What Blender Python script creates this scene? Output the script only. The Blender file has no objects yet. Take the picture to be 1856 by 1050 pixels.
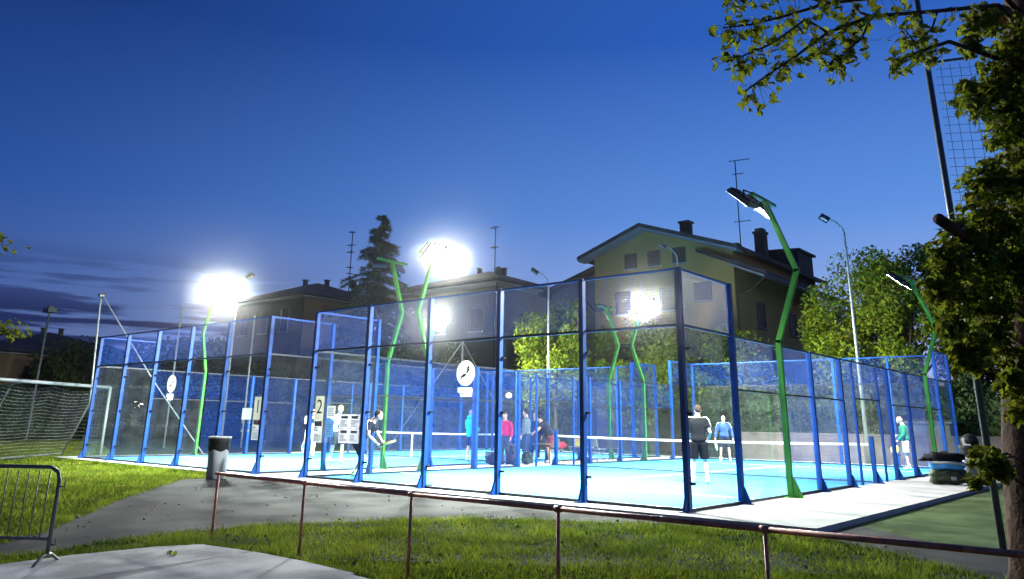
import bpy, bmesh, math, random
import numpy as np
from mathutils import Vector, Matrix

R = math.radians
random.seed(7)
rng = np.random.default_rng(11)
sc = bpy.context.scene
col = sc.collection

# ------------------------------------------------------------------ camera
cam = bpy.data.cameras.new('camera')
cam_ob = bpy.data.objects.new('camera', cam)
col.objects.link(cam_ob)
sc.camera = cam_ob
yaw, pitch, roll = -0.6984, 0.2882, 0.0161
_cy, _sy, _cp, _sp = math.cos(yaw), math.sin(yaw), math.cos(pitch), math.sin(pitch)
_f = Vector((_sy * _cp, _cy * _cp, _sp))
_r = Vector((_cy, -_sy, 0))
_u = _r.cross(_f)
_r2 = _r * math.cos(roll) + _u * math.sin(roll)
_u2 = _u * math.cos(roll) - _r * math.sin(roll)
cam_ob.matrix_world = Matrix(((_r2.x, _u2.x, -_f.x, 16.329), (_r2.y, _u2.y, -_f.y, -12.0817),
                              (_r2.z, _u2.z, -_f.z, 1.2974), (0, 0, 0, 1)))
cam.sensor_width = 36
cam.lens = 27.57
cam.shift_x = 0.00262
cam.shift_y = -0.0961
cam.clip_start = 0.05
cam.clip_end = 2000

# ------------------------------------------------------------------ sky
SKY = .98
FLOOD = 160.0          # lens brightness
BEAM = 1850.0         # watts per floodlight
BLOOM_HAZE = .00042           # density of the scattering volume added for lamp bloom
SPREAD = 114          # degrees of beam
w = bpy.data.worlds.new('World')
sc.world = w
w.use_nodes = True
nt = w.node_tree
N = nt.nodes
L = nt.links.new
bg = N['Background']


def s2l(c):
    return tuple((x / 255 / 12.92 if x / 255 <= 0.04045 else ((x / 255 + 0.055) / 1.055) ** 2.4) for x in c)


def ramp(pts):
    n = N.new('ShaderNodeValToRGB')
    e = n.color_ramp.elements
    while len(e) < len(pts):
        e.new(0.5)
    for el, (p, c) in zip(e, pts):
        el.position = p
        el.color = (*s2l(c), 1)
    return n


def mth(op, a, b=None, clamp=False):
    n = N.new('ShaderNodeMath')
    n.operation = op
    n.use_clamp = clamp
    for i, v in enumerate((a, b)):
        if v is None:
            continue
        if isinstance(v, (int, float)):
            n.inputs[i].default_value = v
        else:
            L(v, n.inputs[i])
    return n.outputs[0]


tc = N.new('ShaderNodeTexCoord')
sep = N.new('ShaderNodeSeparateXYZ')
L(tc.outputs['Generated'], sep.inputs[0])
elev = mth('DIVIDE', mth('ARCSINE', sep.outputs[2]), math.pi / 2, True)      # 0 horizon .. 1 zenith
gx, gy = math.sin(R(20)), math.cos(R(20))                                     # afterglow direction
hor = mth('POWER', mth('ADD', mth('MULTIPLY', sep.outputs[0], sep.outputs[0]),
                       mth('MULTIPLY', sep.outputs[1], sep.outputs[1])), 0.5)
dot = mth('DIVIDE', mth('ADD', mth('MULTIPLY', sep.outputs[0], gx), mth('MULTIPLY', sep.outputs[1], gy)),
          mth('MAXIMUM', hor, 0.02))
azf = N.new('ShaderNodeMapRange')
azf.interpolation_type = 'SMOOTHSTEP'
L(dot, azf.inputs[0])
azf.inputs[1].default_value = -0.25
azf.inputs[2].default_value = .92
away = ramp([(0, (86, 92, 134)), (.07, (66, 94, 156)), (.16, (38, 79, 156)), (.30, (23, 51, 114)), (1, (14, 28, 70))])
glow = ramp([(0, (204, 206, 240)), (.07, (158, 182, 236)), (.16, (96, 147, 226)), (.30, (45, 97, 190)), (1, (16, 36, 92))])
L(elev, away.inputs[0])
L(elev, glow.inputs[0])
mix = N.new('ShaderNodeMixRGB')
L(azf.outputs[0], mix.inputs[0])
L(away.outputs[0], mix.inputs[1])
L(glow.outputs[0], mix.inputs[2])
# long flat dusk clouds, low and away from the afterglow
mp = N.new('ShaderNodeMapping')
mp.inputs['Scale'].default_value = (2.2, 2.2, 34)
mp.inputs['Rotation'].default_value = (R(2.5), R(-1.5), 0)
L(tc.outputs['Generated'], mp.inputs[0])
nz = N.new('ShaderNodeTexNoise')
nz.inputs['Scale'].default_value = 1.7
nz.inputs['Detail'].default_value = 5
nz.inputs['Roughness'].default_value = .55
L(mp.outputs[0], nz.inputs['Vector'])
band = ramp([(0, (255, 255, 255)), (.07, (255, 255, 255)), (.122, (0, 0, 0)), (1, (0, 0, 0))])
L(elev, band.inputs[0])
thr = N.new('ShaderNodeMapRange')
thr.interpolation_type = 'SMOOTHSTEP'
L(nz.outputs[0], thr.inputs[0])
thr.inputs[1].default_value = .39
thr.inputs[2].default_value = .48
azc = N.new('ShaderNodeMapRange')
azc.interpolation_type = 'SMOOTHSTEP'
L(dot, azc.inputs[0])
azc.inputs[1].default_value = .34
azc.inputs[2].default_value = .16
cf = mth('MULTIPLY', mth('MULTIPLY', thr.outputs[0], band.outputs[0]), mth('MULTIPLY', azc.outputs[0], .95))
mix2 = N.new('ShaderNodeMixRGB')
L(cf, mix2.inputs[0])
L(mix.outputs[0], mix2.inputs[1])
mix2.inputs[2].default_value = (*s2l((31, 40, 86)), 1)
# a trace of the physical twilight sky (sun below the horizon) on top
sky = N.new('ShaderNodeTexSky')
sky.sky_type = 'NISHITA'
sky.sun_disc = False
sky.sun_elevation = R(-3)
sky.sun_rotation = R(20)
sky.ozone_density = 8
add = N.new('ShaderNodeMixRGB')
add.blend_type = 'ADD'
add.inputs[0].default_value = .05
L(mix2.outputs[0], add.inputs[1])
L(sky.outputs[0], add.inputs[2])
L(add.outputs[0], bg.inputs[0])
bg.inputs[1].default_value = SKY

sc.view_settings.view_transform = 'Standard'
sc.view_settings.look = 'None'
sc.view_settings.exposure = 0
sc.view_settings.gamma = 1
sc.view_settings.use_curve_mapping = False
sc.cycles.use_denoising = True
sc.cycles.max_bounces = 8
sc.cycles.diffuse_bounces = 3
sc.cycles.glossy_bounces = 3
sc.cycles.transparent_max_bounces = 48
sc.cycles.sample_clamp_indirect = 6
sc.cycles.caustics_reflective = False
sc.cycles.caustics_refractive = False

# ------------------------------------------------------------------ materials
def material(name, c, rough=.6, metal=0., var=.25, scale=6., spec=.5, bump=0., bscale=60., c2=None, island=0.,
             transl=0., detail=4, lo_hi=(.3, .7)):
    m = bpy.data.materials.new(name)
    m.use_nodes = True
    t = m.node_tree
    b = t.nodes['Principled BSDF']
    b.inputs['Roughness'].default_value = rough
    b.inputs['Metallic'].default_value = metal
    b.inputs['Specular IOR Level'].default_value = spec
    co = t.nodes.new('ShaderNodeTexCoord')
    n = t.nodes.new('ShaderNodeTexNoise')
    n.inputs['Scale'].default_value = scale
    n.inputs['Detail'].default_value = detail
    t.links.new(co.outputs['Object'], n.inputs['Vector'])
    mr = t.nodes.new('ShaderNodeMapRange')
    mr.inputs[1].default_value, mr.inputs[2].default_value = lo_hi
    t.links.new(n.outputs[0], mr.inputs[0])
    mx = t.nodes.new('ShaderNodeMixRGB')
    lo = c2 or tuple(x * (1 - var) for x in c)
    hi = c if c2 else tuple(min(1, x * (1 + var)) for x in c)
    mx.inputs[1].default_value = (*lo, 1)
    mx.inputs[2].default_value = (*hi, 1)
    t.links.new(mr.outputs[0], mx.inputs[0])
    out = mx.outputs[0]
    if island:
        g = t.nodes.new('ShaderNodeNewGeometry')
        h = t.nodes.new('ShaderNodeHueSaturation')
        v = t.nodes.new('ShaderNodeMapRange')
        v.inputs[3].default_value = 1 - island
        v.inputs[4].default_value = 1 + island
        t.links.new(g.outputs['Random Per Island'], v.inputs[0])
        t.links.new(v.outputs[0], h.inputs['Value'])
        v2 = t.nodes.new('ShaderNodeMapRange')
        v2.inputs[3].default_value = .5 - island * .05
        v2.inputs[4].default_value = .5 + island * .05
        t.links.new(g.outputs['Random Per Island'], v2.inputs[0])
        t.links.new(v2.outputs[0], h.inputs['Hue'])
        t.links.new(out, h.inputs['Color'])
        out = h.outputs[0]
    t.links.new(out, b.inputs['Base Color'])
    if bump:
        n2 = t.nodes.new('ShaderNodeTexNoise')
        n2.inputs['Scale'].default_value = bscale
        n2.inputs['Detail'].default_value = 5
        t.links.new(co.outputs['Object'], n2.inputs['Vector'])
        bp = t.nodes.new('ShaderNodeBump')
        bp.inputs['Strength'].default_value = bump
        bp.inputs['Distance'].default_value = .02
        t.links.new(n2.outputs[0], bp.inputs['Height'])
        t.links.new(bp.outputs[0], b.inputs['Normal'])
    if transl:
        tr = t.nodes.new('ShaderNodeBsdfTranslucent')
        t.links.new(out, tr.inputs[0])
        ms = t.nodes.new('ShaderNodeMixShader')
        ms.inputs[0].default_value = transl
        t.links.new(b.outputs[0], ms.inputs[1])
        t.links.new(tr.outputs[0], ms.inputs[2])
        t.links.new(ms.outputs[0], t.nodes['Material Output'].inputs[0])
    return m


def emitter(name, c, s):
    m = bpy.data.materials.new(name)
    m.use_nodes = True
    t = m.node_tree
    e = t.nodes.new('ShaderNodeEmission')
    e.inputs[0].default_value = (*c, 1)
    e.inputs[1].default_value = s
    t.links.new(e.outputs[0], t.nodes['Material Output'].inputs[0])
    return m


def glass_material():
    m = bpy.data.materials.new('glass')
    m.use_nodes = True
    t = m.node_tree
    t.nodes.remove(t.nodes['Principled BSDF'])
    tr = t.nodes.new('ShaderNodeBsdfTransparent')
    tr.inputs[0].default_value = (.95, .985, .98, 1)
    df = t.nodes.new('ShaderNodeBsdfDiffuse')
    df.inputs[0].default_value = (.75, .8, .8, 1)
    gl = t.nodes.new('ShaderNodeBsdfGlossy')
    gl.inputs['Roughness'].default_value = .03
    co = t.nodes.new('ShaderNodeTexCoord')
    n = t.nodes.new('ShaderNodeTexNoise')
    n.inputs['Scale'].default_value = 2.5
    n.inputs['Detail'].default_value = 6
    t.links.new(co.outputs['Object'], n.inputs['Vector'])
    mr = t.nodes.new('ShaderNodeMapRange')
    mr.inputs[1].default_value = .3
    mr.inputs[2].default_value = .8
    mr.inputs[3].default_value = .002
    mr.inputs[4].default_value = .014
    t.links.new(n.outputs[0], mr.inputs[0])
    m1 = t.nodes.new('ShaderNodeMixShader')
    t.links.new(mr.outputs[0], m1.inputs[0])
    t.links.new(tr.outputs[0], m1.inputs[1])
    t.links.new(df.outputs[0], m1.inputs[2])
    lw = t.nodes.new('ShaderNodeLayerWeight')
    pw = t.nodes.new('ShaderNodeMath')
    pw.operation = 'POWER'
    pw.inputs[1].default_value = 5
    t.links.new(lw.outputs['Facing'], pw.inputs[0])
    fr = t.nodes.new('ShaderNodeMapRange')
    fr.inputs[3].default_value = .02
    fr.inputs[4].default_value = .6
    t.links.new(pw.outputs[0], fr.inputs[0])
    m2 = t.nodes.new('ShaderNodeMixShader')
    t.links.new(fr.outputs[0], m2.inputs[0])
    t.links.new(m1.outputs[0], m2.inputs[1])
    t.links.new(gl.outputs[0], m2.inputs[2])
    t.links.new(m2.outputs[0], t.nodes['Material Output'].inputs[0])
    return m


M = dict(
    blue=material('blue_paint', (.004, .046, .20), .5, 0, .25, 4, .22, .15, 40),
    wire=material('blue_wire', (.006, .045, .22), .55, 0, .1, 3, .2),
    black=material('black_rubber', (.009, .009, .011), .8, 0, .3, 9, .1),
    green=material('green_paint', (.04, .19, .02), .5, 0, .2, 4, .25, .15, 40),
    dark=material('dark_metal', (.02, .022, .028), .45, .5),
    turf=material('blue_turf', (.03, .22, .53), .9, 0, .12, 1.2, .2, .5, 300),
    line=material('white_line_paint', (.75, .78, .78), .8, 0, .08, 10),
    slab=material('slab_concrete', (.42, .41, .39), .95, 0, .18, 1.1, .08, .3, 40),
    asphalt=material('asphalt', (.062, .058, .056), .9, 0, .3, .9, .06, .7, 60, c2=(.026, .025, .025), detail=9, lo_hi=(.40, .60)),
    pave=material('pavement_concrete', (.36, .355, .34), .95, 0, .3, 1.6, .06, .5, 70, lo_hi=(.38, .62), detail=8),
    joint=material('joint_dirt', (.045, .04, .032), .95, 0, .3, 12),
    soil=material('lawn_soil', (.075, .095, .014), 1., 0, .4, 1.3, .0, .5, 25, c2=(.035, .036, .012)),
    field=material('artificial_turf', (.07, .10, .044), 1., 0, .25, 1.2, .03, .6, 200, lo_hi=(.4, .6)),
    grass=material('grass_blades', (.25, .295, .026), .8, 0, .3, 1.6, .08, c2=(.08, .13, .011), island=.45, transl=.35),
    weed=material('weed_leaves', (.17, .22, .025), .8, 0, .3, 1.6, .05, c2=(.05, .085, .012), island=.4, transl=.3),
    rust=material('rust_red_paint', (.52, .15, .08), .42, .1, .4, 14, .6, .15, 90),
    galv=material('galvanised_steel', (.13, .13, .125), .5, .3, .2, 9),
    white_metal=material('white_metal', (.22, .235, .22), .5, .1, .1, 5),
    pole_grey=material('pale_pole_paint', (.27, .29, .26), .5, .2, .12, 4),
    dark_pole=material('dark_pole_paint', (.10, .12, .11), .5, .2),
    cord=material('net_cord', (.12, .13, .125), .8),
    cord_dark=material('dark_net_cord', (.03, .035, .04), .8),
    band=material('white_band', (.8, .8, .78), .7, 0, .05, 8),
    bark=material('bark', (.095, .055, .034), .95, 0, .45, 9, .2, 1., 22),
    bark2=material('far_bark', (.06, .045, .035), .95, 0, .3, 6),
    cut=material('cut_wood', (.30, .16, .07), .9, 0, .2, 14),
    maple=material('maple_leaf', (.25, .26, .02), .65, 0, .3, 3, .12, c2=(.13, .165, .015), island=.35, transl=.5),
    leaf=material('tree_leaf', (.22, .25, .016), .8, 0, .3, 1.0, .05, c2=(.10, .15, .011), island=.4, transl=.3),
    leaf2=material('dull_leaf', (.055, .07, .014), .7, 0, .3, .8, .1, c2=(.028, .045, .01), island=.4, transl=.3),
    ivy=material('hedge_leaf', (.04, .07, .016), .6, 0, .3, .8, .2, c2=(.025, .045, .012), island=.4, transl=.2),
    needle=material('conifer_needles', (.03, .045, .022), .8, 0, .3, 1.2, .2, island=.4),
    yellow=material('yellow_render', (.37, .245, .078), .9, 0, .08, .7, .2, .2, 30),
    cream=material('cream_render', (.13, .12, .105), .9, 0, .08, .7, .2, .2, 30),
    ochre=material('ochre_render', (.11, .08, .045), .9, 0, .1, .7, .2, .2, 30),
    soffit=material('pale_soffit', (.22, .22, .22), .8, 0, .08, 2),
    tile=material('roof_tile', (.055, .042, .04), .85, 0, .3, 2.5, .2, .6, 9),
    shutter=material('brown_shutter', (.06, .035, .025), .7, 0, .2, 4),
    frame=material('window_frame', (.06, .042, .03), .6),
    reveal=material('dark_window', (.012, .013, .017), .6, 0, .2, 2, .2),
    wallpink=material('weathered_wall', (.13, .10, .09), .9, 0, .3, 1.6, .2, .4, 20),
    paper=material('white_paper', (.55, .55, .52), .7, 0, .05, 6, transl=.3),
    cream_paper=material('cream_card', (.52, .48, .35), .7, 0, .05, 6, transl=.3),
    bluepaper=material('blue_poster', (.08, .21, .42), .6, 0, .2, 12, transl=.3),
    pinkpaper=material('pale_poster', (.45, .41, .44), .7, 0, .06, 8, transl=.3),
    ink=material('dark_ink', (.03, .03, .035), .7),
    greyink=material('grey_ink', (.28, .27, .30), .7),
    red=material('red_card', (.50, .06, .05), .6),
    bin=material('grey_bin_plastic', (.36, .37, .38), .5, 0, .1, 5),
    bag=material('black_bin_liner', (.008, .008, .009), .55, 0, .3, 9, .2, .8, 25),
    darkblue=material('navy_bag_cloth', (.015, .02, .05), .7, 0, .2, 9),
    redcloth=material('red_bag_cloth', (.55, .03, .08), .7, 0, .2, 8),
    yellowp=material('yellow_plastic', (.70, .58, .10), .5),
    cyancloth=material('bright_blue_cloth', (.05, .30, .62), .7, 0, .15, 8),
    camo=material('dark_green_bag', (.035, .05, .018), .7, 0, .6, 11),
    glass=glass_material(),
    flood=emitter('lit_floodlight', (.97, 1.0, .93), FLOOD),
    lamp=emitter('lit_lamp', (1, .86, .66), 9),
    lampw=emitter('lit_lamp_white', (1, .97, .9), 6),
    lens=material('unlit_lens', (.55, .57, .58), .2),
)

# ------------------------------------------------------------------ helpers
class MB:
    def __init__(s):
        s.v, s.f = [], []

    def add(s, vs, fs):
        o = len(s.v)
        s.v += [tuple(p) for p in vs]
        s.f += [tuple(i + o for i in q) for q in fs]
        return s

    def box(s, lo, hi):
        x0, y0, z0 = lo
        x1, y1, z1 = hi
        return s.add([(x0, y0, z0), (x1, y0, z0), (x1, y1, z0), (x0, y1, z0), (x0, y0, z1), (x1, y0, z1), (x1, y1, z1), (x0, y1, z1)],
                     [(0, 3, 2, 1), (4, 5, 6, 7), (0, 1, 5, 4), (1, 2, 6, 5), (2, 3, 7, 6), (3, 0, 4, 7)])

    def bar(s, a, b, w, h=None, up=(0, 0, 1)):
        a, b = Vector(a), Vector(b)
        h = h or w
        d = (b - a).normalized()
        upv = Vector(up)
        if abs(d.dot(upv)) > .98:
            upv = Vector((0, 1, 0))
        x = d.cross(upv).normalized() * (w / 2)
        y = x.normalized().cross(d) * (h / 2)
        vs = [a - x - y, a + x - y, a + x + y, a - x + y, b - x - y, b + x - y, b + x + y, b - x + y]
        return s.add(vs, [(0, 3, 2, 1), (4, 5, 6, 7), (0, 1, 5, 4), (1, 2, 6, 5), (2, 3, 7, 6), (3, 0, 4, 7)])

    def tube(s, pts, r, n=8, caps=True, flat=None):
        pts = [Vector(p) for p in pts]
        rs = r if isinstance(r, (list, tuple)) else [r] * len(pts)
        o = len(s.v)
        ref = None
        for i, p in enumerate(pts):
            d = ((pts[min(i + 1, len(pts) - 1)] - pts[max(i - 1, 0)])).normalized()
            if ref is None:
                ref = Vector((0, 0, 1)) if abs(d.z) < .9 else Vector((1, 0, 0))
            x = (ref - d * ref.dot(d)).normalized()
            ref = x
            y = d.cross(x)
            rx, ry = rs[i] if isinstance(rs[i], tuple) else (rs[i], rs[i])
            for k in range(n):
                a = 2 * math.pi * k / n
                s.v.append(tuple(p + x * math.cos(a) * rx + y * math.sin(a) * ry))
        for i in range(len(pts) - 1):
            for k in range(n):
                a, b = o + i * n + k, o + i * n + (k + 1) % n
                s.f.append((a, b, b + n, a + n))
        if caps:
            s.f.append(tuple(o + k for k in reversed(range(n))))
            s.f.append(tuple(o + (len(pts) - 1) * n + k for k in range(n)))
        return s

    def lathe(s, c, prof, n=20):
        o = len(s.v)
        for r, z in prof:
            for k in range(n):
                a = 2 * math.pi * k / n
                s.v.append((c[0] + r * math.cos(a), c[1] + r * math.sin(a), c[2] + z))
        for i in range(len(prof) - 1):
            for k in range(n):
                a, b = o + i * n + k, o + i * n + (k + 1) % n
                s.f.append((a, b, b + n, a + n))
        s.f.append(tuple(o + k for k in reversed(range(n))))
        s.f.append(tuple(o + (len(prof) - 1) * n + k for k in range(n)))
        return s

    def prism(s, poly, vec, solid=True):
        n = len(poly)
        vec = Vector(vec)
        if not solid:                 # a sheet of film or paper
            return s.add([Vector(p) + vec for p in poly], [tuple(range(n))])
        a = [Vector(p) for p in poly]
        b = [p + vec for p in a]
        return s.add(a + b, [tuple(reversed(range(n))), tuple(range(n, 2 * n))] +
                     [(i, (i + 1) % n, n + (i + 1) % n, n + i) for i in range(n)])

    def ball(s, c, r, n=10, m=7):
        rx, ry, rz = r if isinstance(r, (tuple, list)) else (r, r, r)
        vs, fs = [], []
        for i in range(m + 1):
            t = math.pi * i / m
            for k in range(n):
                a = 2 * math.pi * k / n
                vs.append((c[0] + rx * math.sin(t) * math.cos(a), c[1] + ry * math.sin(t) * math.sin(a), c[2] - rz * math.cos(t)))
        for i in range(m):
            for k in range(n):
                fs.append((i * n + k, i * n + (k + 1) % n, (i + 1) * n + (k + 1) % n, (i + 1) * n + k))
        return s.add(vs, fs)

    def mesh(s, name, mat, smooth=False):
        me = bpy.data.meshes.new(name)
        me.from_pydata(s.v, [], s.f)
        me.materials.append(mat)
        if smooth:
            me.polygons.foreach_set('use_smooth', [True] * len(me.polygons))
        me.update()
        return me

    def build(s, name, mat, parent=None, smooth=False, **kw):
        return link(name, s.mesh(name, mat, smooth), parent, **kw)


def link(name, me, parent=None, loc=None, label=None, cat=None, group=None, kind=None):
    o = bpy.data.objects.new(name, me)
    col.objects.link(o)
    if parent is not None:
        o.parent = parent
    if loc is not None:
        o.location = loc
    for k, v in (('label', label), ('category', cat), ('group', group), ('kind', kind)):
        if v:
            o[k] = v
    return o


def thing(name, label, cat, loc=(0, 0, 0), rz=0., group=None):
    o = link(name, None, None, loc, label, cat, group)
    o.rotation_euler = (0, 0, rz)
    return o


def np_mesh(name, V, F, mat, parent=None, **kw):
    """V (n,3), F (m,k) arrays -> one mesh object, quickly"""
    me = bpy.data.meshes.new(name)
    n, (m, k) = len(V), F.shape
    me.vertices.add(n)
    me.vertices.foreach_set('co', np.ascontiguousarray(V, dtype=np.float32).ravel())
    me.loops.add(m * k)
    me.loops.foreach_set('vertex_index', np.ascontiguousarray(F, dtype=np.int32).ravel())
    me.polygons.add(m)
    me.polygons.foreach_set('loop_start', np.arange(0, m * k, k, dtype=np.int32))
    me.update(calc_edges=True)
    me.materials.append(mat)
    return link(name, me, parent, **kw)


def inside(poly, x, y):
    p = np.array(poly)
    r = np.zeros(len(x), bool)
    j = len(p) - 1
    for i in range(len(p)):
        c = ((p[i, 1] > y) != (p[j, 1] > y)) & (x < (p[j, 0] - p[i, 0]) * (y - p[i, 1]) / (p[j, 1] - p[i, 1] + 1e-12) + p[i, 0])
        r ^= c
        j = i
    return r


def gz(y):
    """ground level: flat by the courts, falling gently towards the viewer"""
    return -.08 + (.025 * (y + .6) if y < -.6 else 0.)


def sheet(name, poly, mat, dz, kind='structure', parent=None, label=None):
    """a flat sheet laid on the sloping ground, cut where the ground bends"""
    bm = bmesh.new()
    f = bm.faces.new([bm.verts.new((x, y, 0)) for x, y in poly])
    bmesh.ops.triangulate(bm, faces=[f])
    bmesh.ops.bisect_plane(bm, geom=bm.verts[:] + bm.edges[:] + bm.faces[:], plane_co=(0, -.6, 0), plane_no=(0, 1, 0))
    for v in bm.verts:
        v.co.z = gz(v.co.y) + dz
    bmesh.ops.recalc_face_normals(bm, faces=bm.faces[:])
    me = bpy.data.meshes.new(name)
    bm.to_mesh(me)
    bm.free()
    if me.polygons and me.polygons[0].normal.z < 0:
        me.flip_normals()
    me.materials.append(mat)
    return link(name, me, parent, kind=kind, label=label)


def text(body, size, mat, parent, mw, name='number'):
    cu = bpy.data.curves.new(name, 'FONT')
    cu.body = body
    cu.size = size
    cu.align_x = 'CENTER'
    cu.align_y = 'CENTER'
    cu.extrude = .0015
    o = bpy.data.objects.new(name, cu)
    col.objects.link(o)
    dg = bpy.context.evaluated_depsgraph_get()
    me = bpy.data.meshes.new_from_object(o.evaluated_get(dg))
    bpy.data.objects.remove(o)
    me.materials.clear()
    me.materials.append(mat)
    r = link(name, me, parent)
    r.matrix_local = mw
    return r


def evaluated(ob, mods):
    for kind, kw in mods:
        m = ob.modifiers.new(kind, kind)
        for k, v in kw.items():
            setattr(m, k, v)
    dg = bpy.context.evaluated_depsgraph_get()
    me = bpy.data.meshes.new_from_object(ob.evaluated_get(dg))
    ob.modifiers.clear()
    ob.data = me
    return ob


def copy_tree(o, parent=None):
    c = o.copy()
    col.objects.link(c)
    c.parent = parent
    for ch in list(o.children):
        copy_tree(ch, c)
    return c


# ------------------------------------------------------------------ ground
g = MB()
ys = [-400, -.6, 900]
for y in ys:
    z = gz(max(y, -60)) - .004
    g.v += [(-700, y, z), (700, y, z)]
g.f = [(0, 1, 3, 2), (2, 3, 5, 4)]
g.v[0] = (-700, -400, gz(-400) - .004)
g.v[1] = (700, -400, gz(-400) - .004)
g.build('ground', M['soil'], kind='structure')

path_lo = [(4.2, -10.2), (5.51, -8.23), (5.61, -7.68), (5.36, -7.12), (5.39, -6.34), (5.51, -5.61), (5.64, -4.81), (6.11, -4.28), (6.71, -3.4),
           (7.47, -2.38), (8.65, -1.81), (10.13, -1.1), (11.65, -.78), (12.7, -1.05), (13.82, -1.79), (14.55, -2.32), (17.5, -4.2)]
path_up = [(17.5, -2.2), (14.38, -.57), (13.6, -.23), (12.77, .41), (12.25, 1.0), (12.25, -.5), (-2.1, -.5), (-2.2, -1.23), (-2.48, -1.85), (-.56, -3.59), (.91, -4.92),
           (2.43, -6.12), (3.61, -7.05), (4.44, -7.88), (2.6, -10.4)]
sheet('asphalt_path', path_lo + path_up, M['asphalt'], .004)
sheet('artificial_turf_field', [(12.25, 1.0), (12.77, .41), (13.6, -.23), (14.38, -.57), (17.5, -2.2), (40, -2.2), (40, 24), (12.25, 24)], M['field'], .002)
lawn1 = path_lo[1:] + [(17.5, -9.5), (10.2, -7.4), (9.85, -6.3), (8.97, -6.22), (7.74, -6.22), (6.9, -6.25), (6.63, -6.33), (6.35, -6.82), (6.15, -7.7), (6.23, -8.47), (6.1, -9)]
lawn2 = [(-2.2, -.62), (-13.2, -.62), (-14.2, 2), (-34, 10), (-34, -6), (-10, -12), (2.2, -11), (4.3, -7.95)] + [(3.61, -7.05), (2.43, -6.12), (.91, -4.92), (-.56, -3.59), (-2.35, -1.85)]

pav = sheet('pavement', [(6.23, -9.6), (6.15, -7.7), (6.35, -6.82), (6.63, -6.35), (7.74, -6.24), (9.85, -6.32), (12, -7.2), (14, -11), (6, -13)], M['joint'], .002)
# cast slabs of the pavement with open joints
cuts = [6.2, 7.62, 9.55, 12.2]
for i in range(3):
    a, b = cuts[i] + .012, cuts[i + 1] - .012
    top = {0: [(a + .02, -7.72), (6.42, -6.86), (6.7, -6.4), (b - .02, -6.29)], 1: [(a, -6.28), (8.6, -6.27), (b, -6.34)], 2: [(a, -6.4), (10, -6.42), (b, -7.3)]}[i]
    p = top + [(b + .9, -11.5), (a - .1, -11.5)]
    m = MB().prism([(x, y, gz(y) + .001) for x, y in p], (0, 0, .035))
    m.build('paving_slab', M['pave'], pav)

slab = MB().box((-13.2, -.58, -.3), (12.2, 22.0, 0)).build('concrete_slab', M['slab'], kind='structure')
OFF1 = -11.783
COURTS = [(OFF1, -.13), (0, 0)]
for ox, oy in COURTS:
    t = MB().box((ox + .02, oy + .02, -.05), (ox + 9.98, oy + 19.98, .004)).build('court_surface', M['turf'], kind='structure')
    b = MB()
    for yy in (3.05, 16.95):
        b.box((ox + .03, oy + yy - .025, .005), (ox + 9.97, oy + yy + .025, .008))
    b.box((ox + 4.975, oy + 3.09, .005), (ox + 5.025, oy + 16.91, .008))
    b.build('court_line', M['line'], t)

# ------------------------------------------------------------------ padel enclosures
H3, H4 = 2.943, 3.925


def mesh_wires(a, b, z0, z1, step=.05, wd=.0023):
    a, b = Vector(a), Vector(b)
    d = b - a
    ln = d.length
    d.normalize()
    n = Vector((-d.y, d.x, 0))
    m = MB()
    k = int(round(ln / step))
    for i in range(1, k):
        p = a + d * (ln * i / k)
        q = [p + n * wd, p - n * wd * .5 + d * wd * .8, p - n * wd * .5 - d * wd * .8]
        m.add([Vector((v.x, v.y, z0)) for v in q] + [Vector((v.x, v.y, z1)) for v in q], [(0, 1, 4, 3), (1, 2, 5, 4), (2, 0, 3, 5)])
    k = int(round((z1 - z0) / step))
    for i in range(1, k):
        z = z0 + (z1 - z0) * i / k
        o = n * wd * 1.6
        zs = Vector((0, 0, 1))
        p, q = a + o, b + o
        m.add([Vector((p.x, p.y, z + wd)), Vector((p.x, p.y, z - wd * .5)) + n * wd, Vector((p.x, p.y, z - wd * .5)) - n * wd,
               Vector((q.x, q.y, z + wd)), Vector((q.x, q.y, z - wd * .5)) + n * wd, Vector((q.x, q.y, z - wd * .5)) - n * wd],
              [(0, 1, 4, 3), (1, 2, 5, 4), (2, 0, 3, 5)])
    return m


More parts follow.
